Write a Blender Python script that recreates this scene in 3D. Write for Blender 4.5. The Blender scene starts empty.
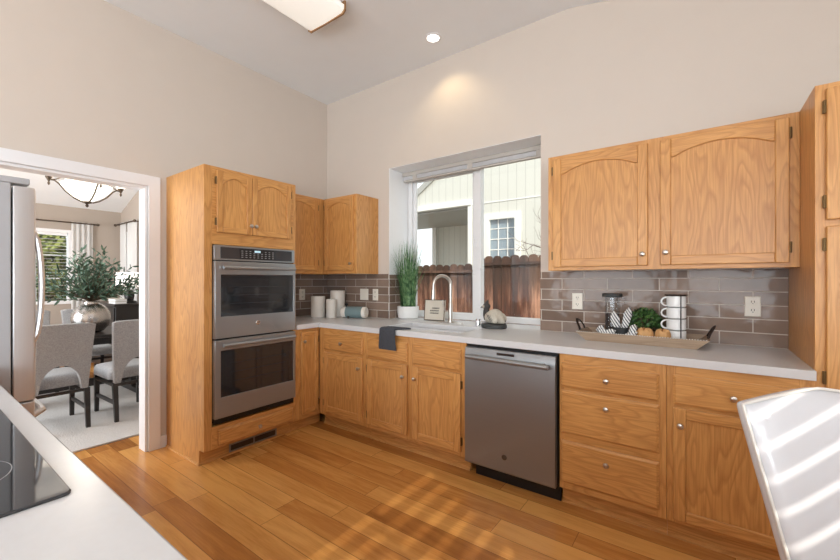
import bpy, bmesh, math, random
from mathutils import Vector, Matrix, noise as mnoise
random.seed(7)
PI = math.pi
SC = bpy.context.scene
COL = SC.collection

# ------------------------------------------------------------------ camera
cam_d = bpy.data.cameras.new('camera')
cam = bpy.data.objects.new('camera', cam_d)
COL.objects.link(cam)
cam.location = (3.4249, -2.922, 1.3088)
cam.rotation_euler = (PI/2, 0, 0.6286)
cam_d.sensor_width = 36
cam_d.lens = 386.74/840*36
cam_d.shift_y = 0.46/840
cam_d.clip_start = 0.02
SC.camera = cam
# ------------------------------------------------------------------ view
SC.view_settings.view_transform = 'Standard'
SC.view_settings.look = 'None'
SC.view_settings.gamma = 1
SC.view_settings.exposure = 0.15
SC.view_settings.use_curve_mapping = False
# ------------------------------------------------------------------ sky
W = bpy.data.worlds.new('sky')
SC.world = W
W.use_nodes = True
W.node_tree.nodes['Background'].inputs[0].default_value = (0.93, 0.965, 1.0, 1)
W.node_tree.nodes['Background'].inputs[1].default_value = 1.35

def sun_light(direction, strength, color, angle):
    d = bpy.data.lights.new('sun', 'SUN')
    d.energy = strength; d.color = color; d.angle = angle
    o = bpy.data.objects.new('sun', d); COL.objects.link(o)
    o.rotation_euler = Vector(direction).to_track_quat('-Z', 'Y').to_euler()
    o.location = (9, -6, 6)
    return o

def area_light(name, loc, direction, sx, sy, power, color):
    d = bpy.data.lights.new(name, 'AREA')
    d.shape = 'RECTANGLE'; d.size = sx; d.size_y = sy; d.energy = power; d.color = color
    o = bpy.data.objects.new(name, d); COL.objects.link(o)
    o.location = loc
    o.rotation_euler = Vector(direction).to_track_quat('-Z', 'Z').to_euler()
    return o

sun_light((-1, 0.5, -0.59), 4.2, (1.0, 0.93, 0.82), 0.009)
# added fill lamps at assumed, unseen openings; rear and side ones tilt toward the ceiling
area_light('fill_rear_a', (1.7, -6.56, 1.6), (0, 1, 0.75), 1.9, 2.1, 70, (0.86, 0.94, 1.0))
area_light('fill_rear_b', (4.1, -6.56, 1.6), (0, 1, 0.75), 1.9, 2.1, 70, (0.86, 0.94, 1.0))
area_light('fill_side', (5.62, -4.9, 1.5), (-1, 0.1, 0.8), 1.3, 2.0, 108, (0.86, 0.94, 1.0))
area_light('fill_dining', (-2.2, -4.86, 1.5), (0, 1, 0), 2.4, 1.8, 150, (0.92, 0.97, 1.0))

# ================================================================== materials
def srgb(r, g, b):
    f = lambda c: (c/255/12.92) if c/255 <= 0.04045 else ((c/255+0.055)/1.055)**2.4
    return (f(r), f(g), f(b), 1)

MATS = {}
def new_mat(name):
    m = bpy.data.materials.new(name); m.use_nodes = True
    nt = m.node_tree
    b = nt.nodes['Principled BSDF']
    return m, nt, b
def N(nt, t, **kw):
    n = nt.nodes.new(t)
    for k, v in kw.items(): setattr(n, k, v)
    return n
def L(nt, a, b): nt.links.new(a, b)
def plain(name, col, rough=0.5, metal=0.0, bump=0.0, bscale=40, spec=None, coat=0, var=0.0, vscale=6, sheen=0):
    """colour with slight procedural variation and optional fine bump"""
    m, nt, b = new_mat(name)
    b.inputs['Roughness'].default_value = rough
    b.inputs['Metallic'].default_value = metal
    if spec is not None: b.inputs['Specular IOR Level'].default_value = spec
    if coat: b.inputs['Coat Weight'].default_value = coat; b.inputs['Coat Roughness'].default_value = 0.08
    if sheen: b.inputs['Sheen Weight'].default_value = sheen
    tc = N(nt, 'ShaderNodeTexCoord')
    nz = N(nt, 'ShaderNodeTexNoise'); nz.inputs['Scale'].default_value = vscale; nz.inputs['Detail'].default_value = 4
    L(nt, tc.outputs['Object'], nz.inputs['Vector'])
    mx = N(nt, 'ShaderNodeMix', data_type='RGBA')
    v = max(var, 0.02)
    mx.inputs[6].default_value = tuple(c*(1-v) for c in col[:3])+(1,)
    mx.inputs[7].default_value = tuple(min(1, c*(1+v)) for c in col[:3])+(1,)
    L(nt, nz.outputs[0], mx.inputs[0]); L(nt, mx.outputs[2], b.inputs['Base Color'])
    if bump:
        n2 = N(nt, 'ShaderNodeTexNoise'); n2.inputs['Scale'].default_value = bscale; n2.inputs['Detail'].default_value = 5
        L(nt, tc.outputs['Object'], n2.inputs['Vector'])
        bp = N(nt, 'ShaderNodeBump'); bp.inputs['Strength'].default_value = bump; bp.inputs['Distance'].default_value = 0.01
        L(nt, n2.outputs[0], bp.inputs['Height']); L(nt, bp.outputs[0], b.inputs['Normal'])
    return m

def oak(name, axis, light=(221, 164, 97), dark=(158, 96, 42), rough=0.36):
    """honey oak, grain along axis 0/1/2"""
    m, nt, b = new_mat(name)
    tc = N(nt, 'ShaderNodeTexCoord'); oi = N(nt, 'ShaderNodeObjectInfo')
    cmb = N(nt, 'ShaderNodeCombineXYZ')
    mu = N(nt, 'ShaderNodeMath', operation='MULTIPLY'); mu.inputs[1].default_value = 9.0
    L(nt, oi.outputs['Random'], mu.inputs[0])
    for i in range(3): L(nt, mu.outputs[0], cmb.inputs[i])
    ad = N(nt, 'ShaderNodeVectorMath', operation='ADD')
    L(nt, tc.outputs['Object'], ad.inputs[0]); L(nt, cmb.outputs[0], ad.inputs[1])
    def mapped(across, along):
        mp = N(nt, 'ShaderNodeMapping')
        s = [across]*3; s[axis] = along
        mp.inputs['Scale'].default_value = s
        L(nt, ad.outputs[0], mp.inputs['Vector']); return mp
    m1 = mapped(5.5, 0.8)
    n1 = N(nt, 'ShaderNodeTexNoise'); n1.inputs['Scale'].default_value = 1.0; n1.inputs['Detail'].default_value = 2.5; n1.inputs['Roughness'].default_value = 0.55
    L(nt, m1.outputs[0], n1.inputs['Vector'])
    k = N(nt, 'ShaderNodeMath', operation='MULTIPLY'); k.inputs[1].default_value = 19
    L(nt, n1.outputs[0], k.inputs[0])
    fr = N(nt, 'ShaderNodeMath', operation='FRACT'); L(nt, k.outputs[0], fr.inputs[0])
    rp = N(nt, 'ShaderNodeValToRGB')
    e = rp.color_ramp.elements
    e[0].position = 0.0; e[0].color = (0.36, 0.36, 0.36, 1)
    e[1].position = 0.3; e[1].color = (0.8, 0.8, 0.8, 1)
    x = e.new(0.8); x.color = (1, 1, 1, 1)
    x = e.new(0.97); x.color = (0.5, 0.5, 0.5, 1)
    L(nt, fr.outputs[0], rp.inputs[0])
    m2 = mapped(160, 7)
    n2 = N(nt, 'ShaderNodeTexNoise'); n2.inputs['Scale'].default_value = 1; n2.inputs['Detail'].default_value = 3
    L(nt, m2.outputs[0], n2.inputs['Vector'])
    r2 = N(nt, 'ShaderNodeValToRGB'); r2.color_ramp.elements[0].position = 0.36; r2.color_ramp.elements[1].position = 0.56
    r2.color_ramp.elements[0].color = (0.55, 0.55, 0.55, 1)
    L(nt, n2.outputs[0], r2.inputs[0])
    m3 = mapped(2.2, 0.7)
    n3 = N(nt, 'ShaderNodeTexNoise'); n3.inputs['Scale'].default_value = 1; n3.inputs['Detail'].default_value = 2
    L(nt, m3.outputs[0], n3.inputs['Vector'])
    ml = N(nt, 'ShaderNodeMath', operation='MULTIPLY'); L(nt, rp.outputs[0], ml.inputs[0]); L(nt, r2.outputs[0], ml.inputs[1])
    av = N(nt, 'ShaderNodeMath', operation='MULTIPLY_ADD'); av.inputs[1].default_value = 0.62
    L(nt, ml.outputs[0], av.inputs[0])
    s3 = N(nt, 'ShaderNodeMath', operation='MULTIPLY'); s3.inputs[1].default_value = 0.62; L(nt, n3.outputs[0], s3.inputs[0])
    L(nt, s3.outputs[0], av.inputs[2])
    mx = N(nt, 'ShaderNodeMix', data_type='RGBA')
    mx.inputs[6].default_value = srgb(*dark); mx.inputs[7].default_value = srgb(*light)
    L(nt, av.outputs[0], mx.inputs[0]); L(nt, mx.outputs[2], b.inputs['Base Color'])
    b.inputs['Roughness'].default_value = rough
    bp = N(nt, 'ShaderNodeBump'); bp.inputs['Strength'].default_value = 0.08; bp.inputs['Distance'].default_value = 0.002
    L(nt, n2.outputs[0], bp.inputs['Height']); L(nt, bp.outputs[0], b.inputs['Normal'])
    return m

def floor_mat():
    m, nt, b = new_mat('plank_floor')
    tc = N(nt, 'ShaderNodeTexCoord'); sp = N(nt, 'ShaderNodeSeparateXYZ')
    L(nt, tc.outputs['Object'], sp.inputs[0])
    def M(op, a, bb=None, c=None):
        n = N(nt, 'ShaderNodeMath', operation=op)
        for i, v in enumerate((a, bb, c)):
            if v is None: continue
            if isinstance(v, (int, float)): n.inputs[i].default_value = v
            else: L(nt, v, n.inputs[i])
        return n.outputs[0]
    pw = 0.135
    v = M('DIVIDE', sp.outputs['Y'], pw); row = M('FLOOR', v); fv = M('FRACT', v)
    wn = N(nt, 'ShaderNodeTexWhiteNoise', noise_dimensions='1D'); L(nt, row, wn.inputs['W'])
    u = M('DIVIDE', sp.outputs['X'], 1.15); u = M('ADD', u, M('MULTIPLY', wn.outputs['Value'], 5.3))
    cidx = M('FLOOR', u); fu = M('FRACT', u)
    cv = N(nt, 'ShaderNodeCombineXYZ'); L(nt, row, cv.inputs[0]); L(nt, cidx, cv.inputs[1])
    w2 = N(nt, 'ShaderNodeTexWhiteNoise', noise_dimensions='2D'); L(nt, cv.outputs[0], w2.inputs['Vector'])
    # grain
    mp = N(nt, 'ShaderNodeMapping'); mp.inputs['Scale'].default_value = (1.0, 9, 1)
    off = N(nt, 'ShaderNodeVectorMath', operation='SCALE'); L(nt, w2.outputs['Color'], off.inputs[0]); off.inputs['Scale'].default_value = 11
    ad = N(nt, 'ShaderNodeVectorMath', operation='ADD'); L(nt, tc.outputs['Object'], ad.inputs[0]); L(nt, off.outputs[0], ad.inputs[1])
    L(nt, ad.outputs[0], mp.inputs[0])
    n1 = N(nt, 'ShaderNodeTexNoise'); n1.inputs['Scale'].default_value = 1.6; n1.inputs['Detail'].default_value = 6; n1.inputs['Roughness'].default_value = 0.65; n1.inputs['Distortion'].default_value = 0.6
    L(nt, mp.outputs[0], n1.inputs['Vector'])
    mp2 = N(nt, 'ShaderNodeMapping'); mp2.inputs['Scale'].default_value = (6, 140, 1); L(nt, ad.outputs[0], mp2.inputs[0])
    n2 = N(nt, 'ShaderNodeTexNoise'); n2.inputs['Scale'].default_value = 1; n2.inputs['Detail'].default_value = 3; L(nt, mp2.outputs[0], n2.inputs['Vector'])
    t = M('ADD', M('MULTIPLY', n1.outputs[0], 0.75), M('ADD', M('MULTIPLY', w2.outputs['Value'], 0.55), M('MULTIPLY', n2.outputs[0], 0.2)))
    rp = N(nt, 'ShaderNodeValToRGB'); e = rp.color_ramp.elements
    e[0].position = 0.35; e[0].color = srgb(146, 90, 42)
    e[1].position = 1.0; e[1].color = srgb(226, 166, 92)
    x = e.new(0.68); x.color = srgb(190, 126, 62)
    L(nt, t, rp.inputs[0])
    # seams
    sv = M('LESS_THAN', M('MINIMUM', fv, M('SUBTRACT', 1.0, fv)), 0.012)
    su = M('LESS_THAN', M('MINIMUM', fu, M('SUBTRACT', 1.0, fu)), 0.0013)
    seam = M('MAXIMUM', sv, su)
    mx = N(nt, 'ShaderNodeMix', data_type='RGBA'); mx.inputs[7].default_value = srgb(96, 60, 30)
    L(nt, M('MULTIPLY', seam, 0.7), mx.inputs[0]); L(nt, rp.outputs[0], mx.inputs[6]); L(nt, mx.outputs[2], b.inputs['Base Color'])
    b.inputs['Roughness'].default_value = 0.27
    bp = N(nt, 'ShaderNodeBump'); bp.inputs['Strength'].default_value = 0.12; bp.inputs['Distance'].default_value = 0.004
    L(nt, n1.outputs[0], bp.inputs['Height']); L(nt, bp.outputs[0], b.inputs['Normal'])
    return m

def tile_mat(name, uaxis, uoff):
    m, nt, b = new_mat(name)
    tc = N(nt, 'ShaderNodeTexCoord'); sp = N(nt, 'ShaderNodeSeparateXYZ'); L(nt, tc.outputs['Object'], sp.inputs[0])
    cb = N(nt, 'ShaderNodeCombineXYZ'); 
    ad = N(nt, 'ShaderNodeMath', operation='ADD'); ad.inputs[1].default_value = uoff
    L(nt, sp.outputs[uaxis], ad.inputs[0]); L(nt, ad.outputs[0], cb.inputs[0])
    a2 = N(nt, 'ShaderNodeMath', operation='ADD'); a2.inputs[1].default_value = -0.93 + 0.0785*20
    L(nt, sp.outputs[2], a2.inputs[0]); L(nt, a2.outputs[0], cb.inputs[1])
    br = N(nt, 'ShaderNodeTexBrick'); br.offset = 0.5; br.offset_frequency = 2
    br.inputs['Scale'].default_value = 1; br.inputs['Brick Width'].default_value = 0.305; br.inputs['Row Height'].default_value = 0.0785
    br.inputs['Mortar Size'].default_value = 0.003; br.inputs['Mortar Smooth'].default_value = 0.15; br.inputs['Bias'].default_value = 0
    br.inputs['Color1'].default_value = srgb(122, 103, 91); br.inputs['Color2'].default_value = srgb(150, 129, 115)
    br.inputs['Mortar'].default_value = srgb(206, 196, 186)
    L(nt, cb.outputs[0], br.inputs['Vector'])
    nz = N(nt, 'ShaderNodeTexNoise'); nz.inputs['Scale'].default_value = 14; nz.inputs['Detail'].default_value = 3
    L(nt, tc.outputs['Object'], nz.inputs['Vector'])
    mx = N(nt, 'ShaderNodeMix', data_type='RGBA', blend_type='MULTIPLY'); mx.inputs[0].default_value = 1
    rr = N(nt, 'ShaderNodeMapRange'); rr.inputs[3].default_value = 0.82; rr.inputs[4].default_value = 1.12; L(nt, nz.outputs[0], rr.inputs[0])
    L(nt, br.outputs[0], mx.inputs[6]); L(nt, rr.outputs[0], mx.inputs[7]); L(nt, mx.outputs[2], b.inputs['Base Color'])
    rg = N(nt, 'ShaderNodeMapRange'); rg.inputs[3].default_value = 0.11; b.inputs['Specular IOR Level'].default_value = 0.26; rg.inputs[4].default_value = 0.7; L(nt, br.outputs[1], rg.inputs[0]); L(nt, rg.outputs[0], b.inputs['Roughness'])
    n2 = N(nt, 'ShaderNodeTexNoise'); n2.inputs['Scale'].default_value = 9; n2.inputs['Detail'].default_value = 1.5; L(nt, tc.outputs['Object'], n2.inputs['Vector'])
    hh = N(nt, 'ShaderNodeMath', operation='MULTIPLY_ADD'); hh.inputs[1].default_value = -0.35; L(nt, br.outputs[1], hh.inputs[0]); L(nt, n2.outputs[0], hh.inputs[2])
    bp = N(nt, 'ShaderNodeBump'); bp.inputs['Strength'].default_value = 0.5; bp.inputs['Distance'].default_value = 0.008
    L(nt, hh.outputs[0], bp.inputs['Height']); L(nt, bp.outputs[0], b.inputs['Normal'])
    return m

def brushed(name, col, rough, axis, metal=1.0):
    m, nt, b = new_mat(name)
    b.inputs['Metallic'].default_value = metal
    tc = N(nt, 'ShaderNodeTexCoord'); mp = N(nt, 'ShaderNodeMapping')
    s = [260, 260, 260]; s[axis] = 4; mp.inputs['Scale'].default_value = s
    L(nt, tc.outputs['Object'], mp.inputs[0])
    nz = N(nt, 'ShaderNodeTexNoise'); nz.inputs['Scale'].default_value = 1; nz.inputs['Detail'].default_value = 2; L(nt, mp.outputs[0], nz.inputs['Vector'])
    r = N(nt, 'ShaderNodeMapRange'); r.inputs[3].default_value = rough-0.06; r.inputs[4].default_value = rough+0.06; L(nt, nz.outputs[0], r.inputs[0]); L(nt, r.outputs[0], b.inputs['Roughness'])
    mx = N(nt, 'ShaderNodeMix', data_type='RGBA'); mx.inputs[6].default_value = tuple(c*0.93 for c in col[:3])+(1,); mx.inputs[7].default_value = col
    L(nt, nz.outputs[0], mx.inputs[0]); L(nt, mx.outputs[2], b.inputs['Base Color'])
    return m

def glass_mat(name, tint=(1, 1, 1, 1), refl=0.08, rough=0.0):
    m = bpy.data.materials.new(name); m.use_nodes = True; nt = m.node_tree
    nt.nodes.remove(nt.nodes['Principled BSDF'])
    out = nt.nodes['Material Output']
    tr = N(nt, 'ShaderNodeBsdfTransparent'); tr.inputs[0].default_value = tint
    gl = N(nt, 'ShaderNodeBsdfGlossy'); gl.inputs['Roughness'].default_value = rough
    lw = N(nt, 'ShaderNodeLayerWeight')
    pw = N(nt, 'ShaderNodeMath', operation='POWER'); pw.inputs[1].default_value = 4.0; L(nt, lw.outputs['Facing'], pw.inputs[0])
    mu = N(nt, 'ShaderNodeMath', operation='MULTIPLY_ADD'); mu.inputs[1].default_value = 0.5; mu.inputs[2].default_value = refl*0.6
    L(nt, pw.outputs[0], mu.inputs[0])
    mx = N(nt, 'ShaderNodeMixShader'); L(nt, mu.outputs[0], mx.inputs[0]); L(nt, tr.outputs[0], mx.inputs[1]); L(nt, gl.outputs[0], mx.inputs[2])
    L(nt, mx.outputs[0], out.inputs[0])
    return m

def emit_mat(name, col, strength):
    m, nt, b = new_mat(name)
    b.inputs['Base Color'].default_value = col
    b.inputs['Emission Color'].default_value = col
    b.inputs['Emission Strength'].default_value = strength
    b.inputs['Roughness'].default_value = 0.5
    return m

def sheer_mat(name, col):
    m, nt, b = new_mat(name)
    b.inputs['Base Color'].default_value = col; b.inputs['Roughness'].default_value = 0.9
    out = nt.nodes['Material Output']
    tl = N(nt, 'ShaderNodeBsdfTranslucent'); tl.inputs[0].default_value = col
    mx = N(nt, 'ShaderNodeMixShader'); mx.inputs[0].default_value = 0.5
    L(nt, b.outputs[0], mx.inputs[1]); L(nt, tl.outputs[0], mx.inputs[2]); L(nt, mx.outputs[0], out.inputs[0])
    return m

def stripe_mat(name, c1, c2, freq, rough=0.9, axis=(1, 0, 0.6)):
    m, nt, b = new_mat(name); b.inputs['Roughness'].default_value = rough
    tc = N(nt, 'ShaderNodeTexCoord'); dt = N(nt, 'ShaderNodeVectorMath', operation='DOT_PRODUCT'); dt.inputs[1].default_value = axis
    L(nt, tc.outputs['Object'], dt.inputs[0])
    mu = N(nt, 'ShaderNodeMath', operation='MULTIPLY'); mu.inputs[1].default_value = freq; L(nt, dt.outputs['Value'], mu.inputs[0])
    fr = N(nt, 'ShaderNodeMath', operation='FRACT'); L(nt, mu.outputs[0], fr.inputs[0])
    gt = N(nt, 'ShaderNodeMath', operation='GREATER_THAN'); gt.inputs[1].default_value = 0.62; L(nt, fr.outputs[0], gt.inputs[0])
    mx = N(nt, 'ShaderNodeMix', data_type='RGBA'); mx.inputs[6].default_value = c1; mx.inputs[7].default_value = c2
    L(nt, gt.outputs[0], mx.inputs[0]); L(nt, mx.outputs[2], b.inputs['Base Color'])
    return m

def grooved_mat(name, col, axis, pitch, rough=0.6):
    """painted boards with vertical grooves"""
    m, nt, b = new_mat(name); b.inputs['Roughness'].default_value = rough
    tc = N(nt, 'ShaderNodeTexCoord'); sp = N(nt, 'ShaderNodeSeparateXYZ'); L(nt, tc.outputs['Object'], sp.inputs[0])
    d = N(nt, 'ShaderNodeMath', operation='DIVIDE'); d.inputs[1].default_value = pitch; L(nt, sp.outputs[axis], d.inputs[0])
    fr = N(nt, 'ShaderNodeMath', operation='FRACT'); L(nt, d.outputs[0], fr.inputs[0])
    lt = N(nt, 'ShaderNodeMath', operation='LESS_THAN'); lt.inputs[1].default_value = 0.06; L(nt, fr.outputs[0], lt.inputs[0])
    mx = N(nt, 'ShaderNodeMix', data_type='RGBA'); mx.inputs[6].default_value = col; mx.inputs[7].default_value = tuple(c*0.72 for c in col[:3])+(1,)
    L(nt, lt.outputs[0], mx.inputs[0]); L(nt, mx.outputs[2], b.inputs['Base Color'])
    return m

def fence_mat():
    m, nt, b = new_mat('weathered_fence'); b.inputs['Roughness'].default_value = 0.85
    tc = N(nt, 'ShaderNodeTexCoord'); mp = N(nt, 'ShaderNodeMapping'); mp.inputs['Scale'].default_value = (9, 9, 1.1)
    L(nt, tc.outputs['Object'], mp.inputs[0])
    nz = N(nt, 'ShaderNodeTexNoise'); nz.inputs['Scale'].default_value = 1.3; nz.inputs['Detail'].default_value = 6; nz.inputs['Roughness'].default_value = 0.65
    L(nt, mp.outputs[0], nz.inputs['Vector'])
    rp = N(nt, 'ShaderNodeValToRGB'); e = rp.color_ramp.elements
    e[0].position = 0.3; e[0].color = srgb(60, 43, 38); e[1].position = 0.76; e[1].color = srgb(206, 156, 130)
    x = e.new(0.5); x.color = srgb(112, 74, 60)
    oi = N(nt, 'ShaderNodeObjectInfo')
    av = N(nt, 'ShaderNodeMath', operation='MULTIPLY_ADD'); av.inputs[1].default_value = 0.34; L(nt, oi.outputs['Random'], av.inputs[0])
    a3 = N(nt, 'ShaderNodeMath', operation='SUBTRACT'); a3.inputs[1].default_value = 0.15; L(nt, nz.outputs[0], a3.inputs[0]); L(nt, a3.outputs[0], av.inputs[2])
    L(nt, av.outputs[0], rp.inputs[0])
    sp = N(nt, 'ShaderNodeSeparateXYZ'); L(nt, tc.outputs['Object'], sp.inputs[0])
    n2 = N(nt, 'ShaderNodeTexNoise'); n2.inputs['Scale'].default_value = 4; L(nt, mp.outputs[0], n2.inputs['Vector'])
    # darker band with a noisy edge along the upper boards
    ad = N(nt, 'ShaderNodeMath', operation='MULTIPLY_ADD'); ad.inputs[1].default_value = 0.5; L(nt, n2.outputs[0], ad.inputs[0]); L(nt, sp.outputs[2], ad.inputs[2])
    mr = N(nt, 'ShaderNodeMapRange'); mr.inputs[1].default_value = 1.42; mr.inputs[2].default_value = 1.72; mr.inputs[3].default_value = 0; mr.inputs[4].default_value = 0.75
    L(nt, ad.outputs[0], mr.inputs[0])
    mx = N(nt, 'ShaderNodeMix', data_type='RGBA'); mx.inputs[7].default_value = srgb(66, 51, 45)
    L(nt, mr.outputs[0], mx.inputs[0]); L(nt, rp.outputs[0], mx.inputs[6]); L(nt, mx.outputs[2], b.inputs['Base Color'])
    return m

def leaf_mat(name, c1, c2, scale=14):
    m, nt, b = new_mat(name); b.inputs['Roughness'].default_value = 0.5
    tc = N(nt, 'ShaderNodeTexCoord'); nz = N(nt, 'ShaderNodeTexNoise'); nz.inputs['Scale'].default_value = scale
    L(nt, tc.outputs['Object'], nz.inputs['Vector'])
    rp = N(nt, 'ShaderNodeValToRGB'); rp.color_ramp.elements[0].position = 0.35; rp.color_ramp.elements[1].position = 0.65
    rp.color_ramp.elements[0].color = c1; rp.color_ramp.elements[1].color = c2
    L(nt, nz.outputs[0], rp.inputs[0]); L(nt, rp.outputs[0], b.inputs['Base Color'])
    return m

M = dict(
    wall=plain('beige_wall_paint', srgb(214, 203, 192), 0.85, bump=0.05, bscale=120),
    ceil=plain('ceiling_paint', srgb(240, 243, 246), 0.9, bump=0.05, bscale=120),
    white=plain('white_trim_paint', srgb(240, 240, 242), 0.4),
    jamb=plain('reveal_painted_daylight', srgb(248, 249, 250), 0.6),  # recess wall paint, window daylight put into its pale colour
    taupe=plain('taupe_wall_paint', srgb(178, 166, 155), 0.85),
    floor=floor_mat(),
    oak_x=oak('oak_grain_x', 0), oak_y=oak('oak_grain_y', 1), oak_z=oak('oak_grain_z', 2),
    oak_in=plain('oak_interior', srgb(205, 165, 115), 0.6),
    counter=plain('white_counter', srgb(216, 216, 217), 0.24, var=0.03, vscale=60),
    sink=plain('white_sink', srgb(240, 240, 242), 0.2),
    nickel=plain('brushed_nickel', srgb(200, 194, 186), 0.28, 1.0),
    brass=plain('aged_hinge', srgb(120, 98, 66), 0.4, 0.9),
    chrome=plain('chrome', srgb(215, 215, 218), 0.12, 1.0),
    steel_y=brushed('stainless_y', srgb(165, 168, 171), 0.32, 1, 0.72),
    steel_x=brushed('stainless_x', srgb(152, 154, 156), 0.38, 0, 0.8),
    steel_z=brushed('stainless_z', srgb(224, 225, 227), 0.34, 2, 0.6),
    fridge_side=plain('fridge_side_grey', srgb(178, 179, 182), 0.45, 0.2),
    black=plain('black_plastic', srgb(22, 22, 24), 0.35),
    blackgl=plain('black_oven_glass', srgb(40, 41, 44), 0.06, spec=0.8),
    cookgl=plain('black_cooktop_glass', srgb(34, 35, 38), 0.05, spec=0.9),
    mark=plain('grey_marking', srgb(165, 165, 168), 0.5),
    panelgl=plain('control_panel_glass', srgb(58, 59, 62), 0.15),
    display=emit_mat('lit_display', srgb(170, 200, 215), 0.7),
    plate=plain('almond_plate', srgb(235, 229, 216), 0.4),
    slot=plain('dark_slot', srgb(70, 64, 58), 0.6),
    tile_x=tile_mat('brown_tile_x', 0, -3.665+0.305*16),
    tile_y=tile_mat('brown_tile_y', 1, 0.06+0.305*8),
    fabric=plain('grey_tweed', srgb(160, 160, 162), 0.95, bump=0.35, bscale=220, var=0.45, vscale=110, sheen=0.2),
    darkwood=plain('espresso_wood', srgb(38, 34, 33), 0.35),
    rug=plain('pale_shag_rug', srgb(214, 210, 207), 0.98, bump=0.9, bscale=90, var=0.12, vscale=60),
    bronze=plain('bronze', srgb(92, 80, 68), 0.45, 0.7),
    glow=emit_mat('lit_alabaster_glass', (1.0, 0.93, 0.82, 1), 1.5),
    shade=emit_mat('lit_lamp_shade', (1.0, 0.97, 0.93, 1), 0.7),
    diffuser=emit_mat('lit_diffuser', (0.9, 0.88, 0.82, 1), 0.45),
    can=emit_mat('lit_can_lens', (1.0, 0.96, 0.88, 1), 3.0),
    curtain=sheer_mat('white_sheer', srgb(244, 243, 242)),
    pane=glass_mat('window_glass', (0.97, 0.985, 0.98, 1), 0.05),
    jar=glass_mat('jar_glass', (0.95, 0.965, 0.975, 1), 0.08),
    vinyl=plain('white_vinyl_frame', srgb(238, 238, 238), 0.4),
    blind=plain('greyish_blind', srgb(196, 190, 182), 0.5),
    candle=plain('cream_ceramic', srgb(236, 230, 220), 0.5),
    teal=plain('slate_teal', srgb(118, 138, 140), 0.8),
    towel=plain('charcoal_towel', srgb(74, 77, 84), 0.95, bump=1.0, bscale=160, var=0.5, vscale=120),
    potw=plain('white_pot', srgb(240, 240, 238), 0.35),
    grass=leaf_mat('grass_blades', srgb(46, 92, 52), srgb(128, 164, 112), 30),
    olive=leaf_mat('olive_leaves', srgb(52, 84, 66), srgb(110, 138, 118), 12),
    boxwood=leaf_mat('boxwood_leaves', srgb(30, 60, 30), srgb(92, 130, 66), 40),
    stem=plain('brown_stem', srgb(88, 74, 56), 0.8),
    soil=plain('dark_soil', srgb(52, 42, 36), 0.95),
    vase=plain('hammered_pewter', srgb(188, 185, 182), 0.27, 1.0, bump=0.25, bscale=28),
    signw=plain('whitewashed_wood', srgb(214, 205, 190), 0.7, var=0.1),
    traywood=oak('weathered_tray_wood', 0, (178, 154, 130), (128, 106, 86), 0.65),
    iron=plain('dark_iron', srgb(58, 46, 40), 0.5, 0.6),
    coffee=plain('ground_coffee', srgb(52, 36, 34), 0.8),
    stripes=stripe_mat('striped_cloth', srgb(232, 231, 228), srgb(66, 72, 82), 62),
    slate=plain('dark_slate', srgb(58, 60, 60), 0.5),
    bread=plain('baked_crust', srgb(208, 160, 106), 0.7, bump=0.3, bscale=40, var=0.25, vscale=25),
    bakedtop=plain('jam_topping', srgb(176, 92, 60), 0.5),
    mug=plain('white_enamel', srgb(238, 238, 236), 0.25),
    featherl=plain('cream_carving', srgb(206, 198, 182), 0.7, bump=1.0, bscale=110, var=0.25, vscale=110),
    featherd=plain('dark_carving', srgb(56, 54, 52), 0.55, bump=0.5, bscale=70),
    leather=plain('white_leatherette', srgb(216, 216, 219), 0.25, bump=0.12, bscale=14, coat=0.4),
    ivory=plain('ivory_piping', srgb(228, 224, 216), 0.35),
    oakend=plain('light_fixture_oak', srgb(150, 112, 74), 0.5),
    siding=grooved_mat('cream_siding', srgb(216, 216, 208), 0, 0.2),
    house_trim=plain('house_trim', srgb(238, 238, 234), 0.6),
    soffit=plain('porch_soffit', srgb(176, 176, 172), 0.8),
    shingle=plain('roof_shingle', srgb(150, 146, 142), 0.9, bump=0.5, bscale=30),
    farwin=plain('house_window_glass', srgb(150, 166, 178), 0.08, spec=0.8),
    fence=fence_mat(),
    twig=plain('bare_twig', srgb(110, 96, 88), 0.9),
    ground=plain('yard_ground', srgb(150, 140, 125), 0.95, var=0.2, vscale=3),
    hedge=leaf_mat('hedge_leaves', srgb(72, 92, 46), srgb(170, 178, 108), 5),
    books=plain('pale_book_cover', srgb(205, 203, 198), 0.7),
)

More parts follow.
